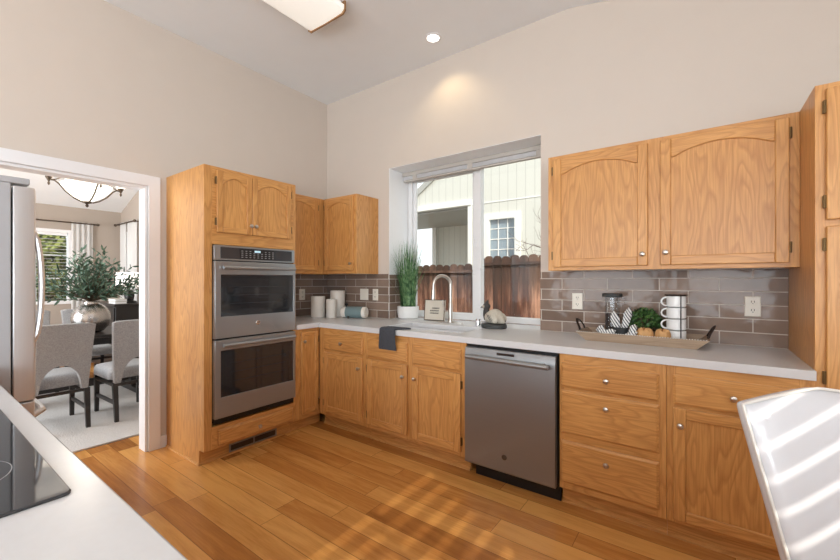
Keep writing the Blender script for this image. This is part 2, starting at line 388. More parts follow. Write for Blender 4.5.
# ================================================================== mesh builder
class MB:
    def __init__(self):
        self.bm = bmesh.new(); self.mats = []; self.cur = 0; self.X = Matrix.Identity(4)
    def m(self, mat):
        if mat not in self.mats: self.mats.append(mat)
        self.cur = self.mats.index(mat); return self
    def _v(self, p): return self.bm.verts.new(self.X @ Vector(p))
    def face(self, vs):
        try:
            f = self.bm.faces.new(vs); f.material_index = self.cur; f.smooth = True; return f
        except ValueError: return None
    def poly(self, pts): return self.face([self._v(p) for p in pts])
    def box(self, a, b):
        x0, y0, z0 = (min(a[i], b[i]) for i in range(3)); x1, y1, z1 = (max(a[i], b[i]) for i in range(3))
        v = [self._v(p) for p in ((x0,y0,z0),(x1,y0,z0),(x1,y1,z0),(x0,y1,z0),(x0,y0,z1),(x1,y0,z1),(x1,y1,z1),(x0,y1,z1))]
        for q in ((3,2,1,0),(4,5,6,7),(0,1,5,4),(1,2,6,5),(2,3,7,6),(3,0,4,7)): self.face([v[i] for i in q])
        return self
    def loft(self, rings, cap=True, closed=True):
        R = [[self._v(p) for p in r] for r in rings]
        n = len(R[0])
        for a, b in zip(R, R[1:]):
            for i in range(n if closed else n-1):
                j = (i+1) % n
                self.face([a[i], a[j], b[j], b[i]])
        if cap:
            self.face(list(reversed(R[0]))); self.face(R[-1])
        return self
    def lathe(self, prof, c=(0,0,0), n=24, cap=True, axis='z', sx=1, sy=1):
        rings = []
        for r, z in prof:
            ring = []
            for i in range(n):
                a = 2*PI*i/n
                x, y = r*math.cos(a)*sx, r*math.sin(a)*sy
                if axis == 'z': p = (c[0]+x, c[1]+y, c[2]+z)
                elif axis == 'y': p = (c[0]+x, c[1]+z, c[2]-y)
                else: p = (c[0]+z, c[1]+x, c[2]+y)
                ring.append(p)
            rings.append(ring)
        return self.loft(rings, cap)
    def cyl(self, p, q, r, n=12, r2=None):
        return self.tube([p, q], r, n, r2)
    def tube(self, pts, r, n=8, r2=None, cap=True, flat=1.0):
        pts = [Vector(p) for p in pts]; rings = []
        up = Vector((0, 0, 1)); prev = None
        K = len(pts)
        for i, p in enumerate(pts):
            t = (pts[min(i+1, K-1)] - pts[max(i-1, 0)]).normalized()
            if prev is None:
                a = t.cross(up)
                if a.length < 1e-3: a = t.cross(Vector((0, 1, 0)))
                a.normalize()
            else:
                a = prev - t*prev.dot(t); a.normalize()
            prev = a; b = t.cross(a)
            rr = r(i/(K-1)) if callable(r) else (r if r2 is None else r+(r2-r)*i/(K-1))
            rings.append([tuple(p + a*rr*math.cos(2*PI*k/n) + b*rr*flat*math.sin(2*PI*k/n)) for k in range(n)])
        return self.loft(rings, cap)
    def ball(self, c, rx, ry=None, rz=None, n=16, m=10):
        ry = ry or rx; rz = rz or rx
        prof = []
        rings = []
        for j in range(1, m):
            ph = PI*j/m
            rings.append([(c[0]+rx*math.sin(ph)*math.cos(2*PI*i/n), c[1]+ry*math.sin(ph)*math.sin(2*PI*i/n), c[2]-rz*math.cos(ph)) for i in range(n)])
        return self.loft(rings, True)
    def prism(self, pts, d0, d1, f=lambda u, v, w: (u, v, w)):
        """2-D outline pts swept from d0 to d1 through f(u,v,w)"""
        a = [self._v(f(u, v, d0)) for u, v in pts]; b = [self._v(f(u, v, d1)) for u, v in pts]
        n = len(pts)
        self.face(list(reversed(a))); self.face(b)
        for i in range(n):
            j = (i+1) % n; self.face([a[i], a[j], b[j], b[i]])
        return self
    def grid_slab(self, us, vs, keep, w0, w1, f=lambda u, v, w: (u, v, w), matf=None):
        """slab of kept cells of a grid, one welded shell (holes where keep is false)"""
        nu, nv = len(us)-1, len(vs)-1
        K = [[bool(keep((us[i]+us[i+1])/2, (vs[j]+vs[j+1])/2)) for j in range(nv)] for i in range(nu)]
        cache = {}
        def V(i, j, k):
            if (i, j, k) not in cache: cache[i, j, k] = self._v(f(us[i], vs[j], (w0, w1)[k]))
            return cache[i, j, k]
        g = lambda i, j: 0 <= i < nu and 0 <= j < nv and K[i][j]
        for i in range(nu):
            for j in range(nv):
                if not K[i][j]: continue
                if matf: self.cur = matf((us[i]+us[i+1])/2, (vs[j]+vs[j+1])/2)
                self.face([V(i,j,1), V(i+1,j,1), V(i+1,j+1,1), V(i,j+1,1)])
                self.face([V(i,j+1,0), V(i+1,j+1,0), V(i+1,j,0), V(i,j,0)])
                if not g(i-1, j): self.face([V(i,j,0), V(i,j,1), V(i,j+1,1), V(i,j+1,0)])
                if not g(i+1, j): self.face([V(i+1,j,0), V(i+1,j+1,0), V(i+1,j+1,1), V(i+1,j,1)])
                if not g(i, j-1): self.face([V(i,j,0), V(i+1,j,0), V(i+1,j,1), V(i,j,1)])
                if not g(i, j+1): self.face([V(i,j+1,0), V(i,j+1,1), V(i+1,j+1,1), V(i+1,j+1,0)])
        return self
    def build(self, name, mat=None, parent=None, local=False, bevel=0, angle=35, subsurf=0):
        me = bpy.data.meshes.new(name)
        if mat is not None and not self.mats: self.mats = [mat]
        bmesh.ops.recalc_face_normals(self.bm, faces=self.bm.faces[:])
        if parent is not None and not local:
            bmesh.ops.transform(self.bm, matrix=world_of(parent).inverted(), verts=self.bm.verts[:])
        self.bm.to_mesh(me); self.bm.free()
        for mt in self.mats: me.materials.append(mt)
        me.set_sharp_from_angle(angle=math.radians(angle))
        o = bpy.data.objects.new(name, me); COL.objects.link(o)
        if parent is not None: o.parent = parent
        if bevel:
            md = o.modifiers.new('edge', 'BEVEL'); md.width = bevel; md.segments = 2; md.limit_method = 'ANGLE'; md.angle_limit = math.radians(40)
        if subsurf:
            md = o.modifiers.new('smooth', 'SUBSURF'); md.levels = subsurf; md.render_levels = subsurf
        return o

def world_of(o):
    m = o.matrix_basis.copy()
    while o.parent is not None:
        o = o.parent; m = o.matrix_basis @ m
    return m

def tag(o, label=None, cat=None, group=None, kind=None):
    if label: o['label'] = label
    if cat: o['category'] = cat
    if group: o['group'] = group
    if kind: o['kind'] = kind
    return o
def thing(name, label, cat, loc=(0, 0, 0), rz=0, group=None):
    o = bpy.data.objects.new(name, None); COL.objects.link(o)
    o.empty_display_size = 0.1
    o.location = loc; o.rotation_euler = (0, 0, rz)
    return tag(o, label, cat, group)
def copy_tree(o, parent=None):
    c = o.copy(); COL.objects.link(c); c.parent = parent
    for ch in [k for k in COL.objects if k.parent == o]: copy_tree(ch, c)
    return c
def struct(o): o['kind'] = 'structure'; return o

# face mappings: (u, v, w) -> world; u runs right as seen from the room, v up, w out of the face
def F_back(y): return lambda u, v, w: (u, y-w, v)        # face looks to -y
def F_left(x): return lambda u, v, w: (x+w, u, v)        # face looks to +x

# ================================================================== setting
ZC = 3.2945            # flat ceiling height
XR = 5.4               # right wall
YF = -6.4              # wall behind the camera
ZT = 0.93              # worktop
o = MB().box((-4.9, YF, -0.1), (XR, 0.0, 0.0)).build('floor', M['floor']); struct(o)

b = MB()
b.prism([(-0.12, ZC), (2.65, ZC), (XR+0.12, ZC-0.21*(XR+0.12-2.65)), (XR+0.12, ZC-0.21*(XR+0.12-2.65)+0.1), (2.65, ZC+0.1), (-0.12, ZC+0.1)], YF-0.12, 0.42, lambda u, v, w: (u, w, v))
struct(b.build('ceiling', M['ceil']))

# left wall with the doorway to the dining room
DY0, DY1, DZ = -2.62, -1.752, 2.03
b = MB()
b.grid_slab([YF, DY0, DY1, 0.0], [0, DZ, ZC+0.05], lambda u, v: not (DY0 < u < DY1 and v < DZ), -0.12, 0.0, F_left(0))
struct(b.build('wall_left', M['wall']))
# back wall with deep window recess
WX0, WX1, WZ1, WY = 0.92, 2.437, 2.42, 0.30
b = MB()
top = ZC+0.05
b.grid_slab([-0.12, WX0, WX1, XR+0.12], [0, ZT-0.045, WZ1, top], lambda u, v: not (WX0 < u < WX1 and ZT-0.045 < v < WZ1), -0.40, 0.0, F_back(0))
struct(b.build('wall_back', M['wall']))
# thin added lining that carries the daylight-paled wall colour (left jamb and head)
b = MB().box((WX0, 0.002, ZT), (WX0+0.004, WY, WZ1)).box((WX0+0.004, 0.002, WZ1-0.004), (WX1, WY, WZ1))
struct(b.build('daylit_lining', M['jamb']))
# right wall with shuttered window and a side slider
b = MB()
b.grid_slab([YF, -5.6, -4.2, -4.05, -2.1, 0.0], [0, 0.4, 0.9, 2.2, 2.5, 3.0], lambda u, v: not ((-4.05 < u < -2.1 and 0.9 < v < 2.2) or (-5.6 < u < -4.2 and 0.4 < v < 2.5)), 0.0, 0.12, F_left(XR))
struct(b.build('wall_right', M['wall']))
b = MB()
b.grid_slab([-0.12, 0.75, 2.65, 3.15, 5.05, XR+0.12], [0, 0.5, 2.65, top], lambda u, v: not ((0.75 < u < 2.65 or 3.15 < u < 5.05) and 0.5 < v < 2.65), -0.12, 0, lambda u, v, w: (u, YF+w, v))
struct(b.build('wall_rear', M['wall']))

# door casing
b = MB()
cw = 0.08
f = F_left(0)
b.grid_slab([DY0-cw, DY0, DY1, DY1+cw], [0, DZ, DZ+cw], lambda u, v: not (DY0 < u < DY1 and v < DZ), 0.001, 0.018, f)
b.grid_slab([DY0-0.0, DY0+0.02, DY1-0.02, DY1], [0, DZ-0.02, DZ], lambda u, v: not (DY0+0.02 < u < DY1-0.02 and v < DZ-0.02), -0.12, 0.001, f)
b.grid_slab([DY0-cw, DY0, DY1, DY1+cw], [0, DZ, DZ+cw], lambda u, v: not (DY0 < u < DY1 and v < DZ), -0.138, -0.121, f)
struct(b.build('door_1', M['white'], bevel=0.003))
struct(MB().box((0.0, -1.671, 0.0), (0.013, -1.628, 0.09)).build('baseboard_left', M['white']))

# ---- dining room shell (beyond the left wall)
DX, DYR, DYL = -4.42, -0.63, -4.7
slope = 0.36
b = MB()
b.prism([(DX-0.1, 2.44-0.036), (-0.12, 2.44+slope*(-0.12-DX)), (-0.12, 2.54+slope*(-0.12-DX)), (DX-0.1, 2.54-0.036)], DYL-0.1, DYR+0.1, lambda u, v, w: (u, w, v))
struct(b.build('ceiling_dining', M['ceil']))
b = MB().grid_slab([DYL, -2.75, -1.25, DYR], [0, 0.95, 2.08, 2.5], lambda u, v: not (-2.75 < u < -1.25 and 0.95 < v < 2.08), -0.12, 0, F_left(DX))
struct(b.build('wall_dining_far', M['taupe']))
b = MB().grid_slab([DX-0.12, -4.2, -3.75, -0.12], [0, 1.0, 2.1, 4.05], lambda u, v: not (-4.2 < u < -3.75 and 1.0 < v < 2.1), -0.12, 0, F_back(DYR))
struct(b.build('wall_dining_right', M['taupe']))
b = MB().grid_slab([DX-0.12, -3.5, -0.9, -0.12], [0, 0.5, 2.5, 4.05], lambda u, v: not (-3.5 < u < -0.9 and 0.5 < v < 2.5), -0.12, 0, lambda u, v, w: (u, DYL+w, v))
struct(b.build('wall_dining_left', M['taupe']))
b = MB().box((-0.135, DYL, ZC-0.2), (-0.121, DYR, 4.1))
struct(b.build('wall_dining_near', M['taupe']))

# ---- kitchen window
w1 = thing('window_1', 'white two-pane sliding window behind the kitchen sink', 'window', (WX0, WY, ZT)); struct(w1)
fx0, fx1, fz0, fz1 = WX0+0.004, WX1-0.002, ZT+0.002, WZ1-0.006
b = MB()
b.grid_slab([fx0, fx0+0.05, 1.70, 1.772, fx1-0.05, fx1], [fz0, fz0+0.050, fz1-0.05, fz1], lambda u, v: not (fz0+0.050 < v < fz1-0.05 and (fx0+0.05 < u < 1.70 or 1.772 < u < fx1-0.05)), -0.08, -0.002, F_back(WY))
b.build('window_frame', M['vinyl'], w1, bevel=0.004)
b = MB()
b.grid_slab([fx0+0.05, fx0+0.083, 1.675, 1.70], [fz0+0.050, fz0+0.066, fz1-0.083, fz1-0.05], lambda u, v: not (fx0+0.083 < u < 1.675 and fz0+0.066 < v < fz1-0.083), -0.06, -0.03, F_back(WY))
b.build('sash', M['vinyl'], w1, bevel=0.002)
MB().box((fx0+0.08, WY+0.042, fz0+0.064), (1.678, WY+0.046, fz1-0.08)).build('pane', M['pane'], w1)
MB().box((1.770, WY+0.05, fz0+0.048), (fx1-0.048, WY+0.054, fz1-0.048)).build('pane', M['pane'], w1)
MB().box((1.70, WY-0.012, 1.62), (1.73, WY+0.003, 1.70)).build('latch', M['vinyl'], w1, bevel=0.002)

# raised mini blind under the recess head
bl = thing('window_blind', 'raised grey mini blind bunched at the top of the kitchen window', 'blind', (1.69, 0.235, 2.36))
MB().box((0.93, 0.20, 2.378), (2.43, 0.25, 2.414)).build('headrail', M['blind'], bl, bevel=0.002)
b = MB()
for k in range(9):
    z = 2.340+k*0.004
    b.box((0.94, 0.207, z), (2.42, 0.243, z+0.0022))
b.build('slat_stack', M['white'], bl)
MB().box((0.94, 0.205, 2.318), (2.42, 0.245, 2.336)).build('bottom_rail', M['blind'], bl, bevel=0.003)
for x in (1.06, 1.69, 2.33):
    MB().box((x, 0.202, 2.33), (x+0.05, 0.2045, 2.39)).build('ladder_clip', M['blind'], bl)

# shutters on the right-hand window (throw the sun streaks)
sh = thing('window_2', 'louvred shutters on the side window', 'window', (XR+0.06, -3.075, 0.9)); struct(sh)
b = MB()
b.grid_slab([-4.05, -4.0, -3.1, -3.05, -2.15, -2.1], [0.9, 0.95, 2.15, 2.2], lambda u, v: not (0.95 < v < 2.15 and (-4.0 < u < -3.1 or -3.05 < u < -2.15)), 0.04, 0.075, F_left(XR))
b.build('shutter_frame', M['white'], sh)
b = MB()
z = 1.0
tl = math.radians(10.8)
while z < 2.13:
    for (ya, yb) in ((-4.0, -3.1), (-3.05, -2.15)):
        dx, dz = 0.043*math.cos(tl), 0.043*math.sin(tl)
        b.prism([(-dx, -dz), (dx, dz), (dx, dz+0.006), (-dx, -dz+0.006)], ya, yb, lambda u, v, w, z=z: (XR+0.058-u*1.0, w, z+v))
    z += 0.085
b.build('louver', M['white'], sh)

# ================================================================== cabinets
OX, OY, OZ = M['oak_x'], M['oak_y'], M['oak_z']

def knob(parent, f, u, v, w, mat=None, r=0.015):
    b = MB()
    p0 = Vector(f(u, v, w)); p1 = Vector(f(u, v, w+0.03)); d = (p1-p0).normalized()
    rot = d.to_track_quat('Z', 'Y').to_matrix().to_4x4()
    b.X = Matrix.Translation(p0) @ rot
    b.lathe([(0.006, 0.0), (0.005, 0.012), (r*0.8, 0.016), (r, 0.021), (r*0.85, 0.027), (r*0.4, 0.030)], n=14)
    return b.build('knob', mat or M['nickel'], parent)

def hinge(parent, f, u, v, w):
    b = MB()
    b.prism([(u-0.006, v-0.025), (u+0.006, v-0.025), (u+0.006, v+0.025), (u-0.006, v+0.025)], w, w+0.012, f)
    b.cyl(f(u, v-0.027, w+0.012), f(u, v+0.027, w+0.012), 0.005, 8)
    return b.build('hinge', M['brass'], parent)

def arch_door(name, parent, f, u0, u1, v0, v1, w, gh, gv, arch=0.0, st=0.052, knob_at=None, hinge_side=None):
    """frame-and-panel door; arch > 0 gives the top rail a curved lower edge. gh / gv: grain materials along u / v"""
    t = 0.02
    b = MB()
    b.m(gv)
    R = lambda a0, a1, c0, c1: [(a0, c0), (a1, c0), (a1, c1), (a0, c1)]
    b.prism(R(u0, u0+st, v0, v1), w, w+t, f); b.prism(R(u1-st, u1, v0, v1), w, w+t, f)
    b.m(gh)
    b.prism(R(u0+st, u1-st, v0, v0+st), w, w+t-0.0008, f)
    if arch:
        pts = [(u1-st, v1), (u0+st, v1)]
        n = 18
        base = v1-st-arch
        for i in range(n+1):
            s = i/n; uu = u0+st+(u1-u0-2*st)*s
            # circular-like arch with small shoulders
            k = min(1, max(0, (s-0.04)/0.92))
            h = math.sin(PI*k)**0.75
            pts.append((uu, base+arch*h))
        b.prism(pts, w, w+t-0.0008, f)
    else:
        b.prism(R(u0+st, u1-st, v1-st, v1), w, w+t-0.0008, f)
    d = b.build(name, None, parent, bevel=0.004)
    # panel
    b = MB(); b.m(gv)
    b.prism(R(u0+st-0.006, u1-st+0.006, v0+st-0.006, v1-st+0.004), w+0.001, w+0.009, f)
    b.build('panel', None, d)
    # thin routed bead inside the frame
    if knob_at: knob(d, f, knob_at[0], knob_at[1], w+t)
    if hinge_side is not None:
        hu = u0-0.004 if hinge_side < 0 else u1+0.004
        for hv in (v0+0.075, v1-0.075): hinge(d, f, hu, hv, w+0.002)
    return d

def drawer_front(name, parent, f, u0, u1, v0, v1, w, gh, knob_at=None):
    t = 0.02; e = 0.011
    b = MB(); b.m(gh)
    rect = lambda k, ww: [f(u0+k, v0+k, ww), f(u1-k, v0+k, ww), f(u1-k, v1-k, ww), f(u0+k, v1-k, ww)]
    b.loft([rect(0, w), rect(0, w+t*0.55), rect(e*0.55, w+t*0.72), rect(e, w+t)])
    d = b.build(name, None, parent, angle=20)
    if knob_at: knob(d, f, knob_at[0], knob_at[1], w+t)
    return d

def face_frame(parent, f, w0, w1, us, vs, open_, gv):
    b = MB(); b.m(gv)
    rail = OX if abs(f(1, 0, 0)[0]-f(0, 0, 0)[0]) > 0.5 else OY
    b.m(rail); b.m(gv)
    ir, iv = b.mats.index(rail), b.mats.index(gv)
    b.grid_slab(us, vs, lambda u, v: not any(a < u < c and e < v < g for a, c, e, g in open_), w0, w1, f,
                lambda u, v: ir if any(a < u < c for a, c, e, g in open_) else iv)
    return b.build('face_frame', None, parent, bevel=0.0015)

G = 0.0006     # hairline gap between neighbouring units
FY = -0.62     # base front plane (face frame) on the back run
FXL = 0.621    # front plane on the left run
FB = F_back(FY); FL = F_left(FXL)
CT = 0.888     # underside of worktop
TK = 0.106

def carcass_back(parent, x0, x1, ztop=CT, y_back=-0.004, sides=(True, True), toe=True):
    b = MB()
    t = 0.018
    if sides[0]: b.box((x0, FY+0.0195, TK), (x0+t, y_back, ztop))
    if sides[1]: b.box((x1-t, FY+0.0195, TK), (x1, y_back, ztop))
    b.box((x0+t+.0005, FY+0.0195, TK), (x1-t-.0005, y_back, TK+t))
    b.box((x0+t+.0005, y_back-0.008, TK+t), (x1-t-.0005, y_back, ztop-0.2))
    b.build('carcass', M['oak_in'], parent)
    b = MB(); b.m(OX).box((x0, -0.555, 0.0), (x1, -0.54, TK-0.0005))
    b.m(M['oak_x']).prism([(0, 0), (-0.016, 0), (-0.014, 0.010), (-0.006, 0.017), (0, 0.018)], x0, x1, lambda u, v, w: (w, -0.5552+u, v))
    b.build('toe_kick', None, parent)

# --- back run, first unit beside the corner
c = thing('base_cabinet', 'oak base cabinet in the corner, one drawer over one door, left of the towel', 'cabinet', (0.91, -0.31, 0), group=None)
carcass_back(c, 0.6225, 1.204-G)
face_frame(c, FB, -0.019, 0, [0.6228, 0.71, 1.166, 1.204-G], [TK, 0.165, 0.665, 0.705, 0.825, CT], [(0.71, 1.166, 0.165, 0.665), (0.71, 1.166, 0.705, 0.825)], OZ)
drawer_front('drawer', c, FB, 0.695, 1.178, 0.695, 0.837, 0.0008, OX, (0.936, 0.768))
arch_door('door', c, FB, 0.70, 1.178, 0.148, 0.672, 0.0008, OX, OZ, 0, knob_at=(1.146, 0.585), hinge_side=-1)

# --- sink base
c = thing('sink_base_cabinet', 'oak cabinet under the sink, two plain false fronts over two doors beside the dishwasher', 'cabinet', (1.67, -0.31, 0))
carcass_back(c, 1.204+G, 2.137)
face_frame(c, FB, -0.019, 0, [1.204+G, 1.242, 1.628, 1.705, 2.09, 2.137], [TK, 0.165, 0.665, 0.705, 0.825, CT],
           [(1.242, 1.628, 0.165, 0.665), (1.705, 2.09, 0.165, 0.665), (1.242, 1.628, 0.705, 0.825), (1.705, 2.09, 0.705, 0.825)], OZ)
drawer_front('false_front', c, FB, 1.231, 1.641, 0.690, 0.837, 0.0008, OX)
drawer_front('false_front', c, FB, 1.693, 2.102, 0.690, 0.837, 0.0008, OX)
arch_door('door', c, FB, 1.231, 1.641, 0.148, 0.672, 0.0008, OX, OZ, 0, knob_at=(1.611, 0.585), hinge_side=-1)
arch_door('door', c, FB, 1.693, 2.102, 0.138, 0.672, 0.0008, OX, OZ, 0, knob_at=(1.722, 0.585), hinge_side=1)

# --- drawer base right of the dishwasher
c = thing('drawer_cabinet', 'oak base cabinet with a stack of three drawers right of the dishwasher', 'cabinet', (3.02, -0.31, 0))
carcass_back(c, 2.757, 3.284-G)
face_frame(c, FB, -0.019, 0, [2.757, 2.785, 3.24, 3.284-G], [TK, 0.165, 0.375, 0.447, 0.665, 0.705, 0.825, CT],
           [(2.785, 3.24, 0.165, 0.375), (2.785, 3.24, 0.447, 0.665), (2.785, 3.24, 0.705, 0.825)], OZ)
drawer_front('drawer', c, FB, 2.769, 3.253, 0.697, 0.835, 0.0008, OX, (3.011, 0.766))
drawer_front('drawer', c, FB, 2.769, 3.253, 0.434, 0.677, 0.0008, OX, (3.011, 0.615))
drawer_front('drawer', c, FB, 2.769, 3.253, 0.150, 0.388, 0.0008, OX, (3.011, 0.315))

# --- last base unit, partly behind the white chair
c = thing('base_cabinet', 'oak base cabinet partly hidden by the white chair, one wide drawer over a door', 'cabinet', (3.55, -0.31, 0))
carcass_back(c, 3.284+G, 3.8142)
face_frame(c, FB, -0.019, 0, [3.284+G, 3.325, 3.765, 3.8142], [TK, 0.165, 0.665, 0.705, 0.825, CT],
           [(3.325, 3.765, 0.165, 0.665), (3.325, 3.765, 0.705, 0.825)], OZ)
drawer_front('drawer', c, FB, 3.312, 3.778, 0.697, 0.842, 0.0008, OX, (3.545, 0.768))
arch_door('door', c, FB, 3.312, 3.778, 0.128, 0.680, 0.0008, OX, OZ, 0, knob_at=(3.343, 0.60), hinge_side=1)

# --- narrow left-run base between oven cabinet and corner
c = thing('base_cabinet', 'narrow oak base cabinet with one tall door tucked beside the double oven', 'cabinet', (0.31, -0.75, 0))
ya, yb = -0.872, -0.6225
b = MB()
b.box((0.004, ya, TK), (0.60, ya+0.018, CT)).box((0.004, ya+0.0185, TK), (0.60, yb, TK+0.018))
b.build('carcass', M['oak_in'], c)
face_frame(c, FL, -0.019, 0, [ya, -0.81, -0.66, -0.6215], [TK, 0.165, 0.845, CT], [(-0.81, -0.66, 0.165, 0.845)], OZ)
arch_door('door', c, FL, -0.826, -0.646, 0.150, 0.860, 0.0008, OY, OZ, 0, st=0.035, knob_at=(-0.806, 0.78), hinge_side=1)
MB().m(OY).box((0.535, ya, 0), (0.55, -0.5565, TK-0.0005)).build('toe_kick', None, c)

# --- tall oven cabinet
OY0, OY1, OH = -1.627, -0.8735, 2.123
oc = thing('oven_cabinet', 'tall oak cabinet housing the double wall oven, arched doors on top', 'cabinet', (0.31, -1.25, 0))
b = MB(); b.m(OZ)
b.prism([(0.003, 0.0), (0.55, 0.0), (0.55, TK), (0.601, TK), (0.601, OH), (0.003, OH)], OY0, OY0+0.018, lambda u, v, w: (u, w, v))
b.build('side_panel', None, oc)
b = MB(); b.m(OZ)
b.prism([(0.003, 0.0), (0.55, 0.0), (0.55, TK), (0.601, TK), (0.601, OH), (0.003, OH)], OY1-0.018, OY1, lambda u, v, w: (u, w, v))
b.build('side_panel', None, oc)
for z in (TK, 0.245, 1.60, OH-0.018): MB().m(M['oak_in']).box((0.003, OY0+0.0185, z), (0.6, OY1-0.0185, z+0.017)).build('shelf', None, oc)
face_frame(oc, FL, -0.0195, 0, [OY0, -1.572, -1.53, -0.945, -0.897, OY1], [TK, 0.14, 0.225, 0.268, 1.567, 1.675, 2.08, OH],
           [(-1.572, -0.897, 0.268, 1.567), (-1.53, -0.945, 0.14, 0.225), (-1.53, -0.945, 1.675, 2.08)], OZ)
arch_door('door', oc, FL, -1.545, -1.2785, 1.655, 2.098, 0.0008, OY, OZ, 0.054, st=0.042, knob_at=(-1.297, 1.722), hinge_side=-1)
arch_door('door', oc, FL, -1.2755, -0.93, 1.655, 2.098, 0.0008, OY, OZ, 0.054, st=0.042, knob_at=(-1.257, 1.722), hinge_side=1)
drawer_front('drawer', oc, FL, -1.532, -0.908, 0.126, 0.237, 0.0008, OY, (-1.225, 0.178))
b = MB(); b.m(OY).box((0.535, OY0+0.0185, 0), (0.55, OY1-0.0185, TK-0.0005))
b.prism([(0, 0), (0.012, 0), (0.010, 0.010), (0.0, 0.014)], OY0-0.01, OY1, lambda u, v, w: (0.5505+u, w, v))
b.prism([(0, 0), (-0.011, 0), (-0.009, 0.010), (0.0, 0.014)], 0.016, 0.5505, lambda u, v, w: (w, OY0-0.0005+u, v))
tk = b.build('toe_kick', None, oc)
b = MB(); b.m(M['steel_x'])
y0, y1, z0, z1 = -1.42, -1.02, 0.020, 0.080
b.grid_slab([y0, y0+0.014, (y0+y1)/2-0.006, (y0+y1)/2+0.006, y1-0.014, y1], [z0, z0+0.01, z1-0.01, z1], lambda u, v: not (z0+0.01 < v < z1-0.01 and (y0+0.014 < u < (y0+y1)/2-0.006 or (y0+y1)/2+0.006 < u < y1-0.014)), 0.0125, 0.0165, F_left(0.5505))
b.m(M['black']).box((0.5635, y0+0.01, z0+0.008), (0.5645, y1-0.01, z1-0.008))
b.m(M['bronze'])
k = y0+0.022
while k < y1-0.016:
    if abs(k-(y0+y1)/2) > 0.012: b.box((0.5646, k, z0+0.01), (0.5658, k+0.0035, z1-0.01))
    k += 0.0095
b.build('vent_grille', None, oc)

# --- double oven
ov = thing('double_oven', 'stainless steel double wall oven with black glass doors', 'oven', (0.33, -1.235, 0.29))
y0, y1 = -1.569, -0.9
b = MB().box((0.09, y0+0.012, 0.285), (0.6, y1-0.012, 1.552)); b.build('oven_body', M['black'], ov)
fo = F_left(0.6225)
def rectp(a0, a1, c0, c1): return [(a0, c0), (a1, c0), (a1, c1), (a0, c1)]
b = MB(); b.m(M['steel_y']).prism(rectp(y0, y1, 1.455, 1.562), 0, 0.022, fo)
cp = b.build('control_panel', None, ov, bevel=0.003)
b = MB(); b.m(M['panelgl']).prism(rectp(y0+0.045, y1-0.03, 1.467, 1.550), 0.0224, 0.0245, fo); b.build('glass_strip', None, cp)
b = MB(); b.m(M['black']).prism(rectp(-1.385, -1.095, 1.474, 1.545), 0.0248, 0.0256, fo); b.build('keypad', None, cp)
b = MB(); b.m(M['display']).prism(rectp(-1.265, -1.215, 1.522, 1.538), 0.0258, 0.0264, fo); b.build('display', None, cp)
b = MB(); b.m(M['mark'])
for r in range(4):
    for k in range(9):
        yy = -1.37+k*0.032
        if r == 3 and 2 < k < 6: continue
        b.prism(rectp(yy, yy+0.014, 1.480+r*0.0155, 1.485+r*0.0155), 0.0258, 0.0262, fo)
b.build('button_marks', None, cp)
def oven_door(z0, z1, gz0, gz1, hz, emblem):
    b = MB(); b.m(M['steel_y'])
    b.grid_slab([y0, y0+0.043, y1-0.022, y1], [z0, gz0, gz1, z1], lambda u, v: not (y0+0.043 < u < y1-0.022 and gz0 < v < gz1), 0, 0.034, fo)
    d = b.build('oven_door', None, ov, bevel=0.003)
    b = MB(); b.m(M['blackgl']).prism(rectp(y0+0.044, y1-0.023, gz0+0.001, gz1-0.001), 0.002, 0.031, fo); b.build('door_glass', None, d)
    # inner window seen as a slightly recessed lighter field with rack bars
    b = MB(); b.m(M['panelgl'])
    for k in range(3):
        zz = gz0+(gz1-gz0)*(0.3+0.2*k)
        b.prism(rectp(y0+0.11, y1-0.09, zz, zz+0.003), 0.0312, 0.0316, fo)
    b.build('rack_lines', None, d)
    b = MB(); b.m(M['steel_y'])
    b.tube([fo(y0+0.05, hz, 0.058), fo(y1-0.02, hz, 0.058)], 0.013, 12)
    for yy in (y0+0.085, y1-0.055): b.cyl(fo(yy, hz, 0.0342), fo(yy, hz, 0.052), 0.008, 10)
    b.build('handle', None, d)
    if emblem:
        bd = MB(); bd.m(M['chrome'])
        p = Vector(fo(-1.24, emblem, 0.0345)); bd.X = Matrix.Translation(p) @ Matrix.Rotation(PI/2, 4, 'Y')
        bd.lathe([(0.0, 0), (0.0185, 0), (0.0185, 0.0015), (0.0165, 0.003), (0.0155, 0.0018), (0.0, 0.0018)], n=24)
        bg = bd.build('badge', None, d)
        monogram(bg, Vector(fo(-1.24, emblem, 0.0365)), Matrix.Rotation(PI/2, 4, 'Z') @ Matrix.Rotation(PI/2, 4, 'X'), 0.022)
def monogram(parent, p, rot, size):
    cu = bpy.data.curves.new('monogram', 'FONT'); cu.body = 'GE'; cu.size = size; cu.align_x = 'CENTER'; cu.align_y = 'CENTER'; cu.extrude = 0.0004; cu.shear = 0.25; cu.space_character = 0.8
    t = bpy.data.objects.new('monogram_text', cu); COL.objects.link(t)
    bpy.context.view_layer.update()
    me = bpy.data.meshes.new_from_object(t)
    bpy.data.objects.remove(t); 
    me.name = 'monogram'; me.materials.clear(); me.materials.append(M['slot'])
    o = bpy.data.objects.new('monogram', me); COL.objects.link(o); o.parent = parent
    me.transform(world_of(parent).inverted() @ Matrix.Translation(p) @ rot)
    return o
oven_door(0.893, 1.447, 1.048, 1.352, 1.402, 0.985)
oven_door(0.325, 0.882, 0.472, 0.806, 0.842, None)
b = MB(); b.m(M['black']).prism(rectp(y0+0.004, y1-0.004, 0.283, 0.322), 0, 0.012, fo); b.build('bottom_vent', None, ov)

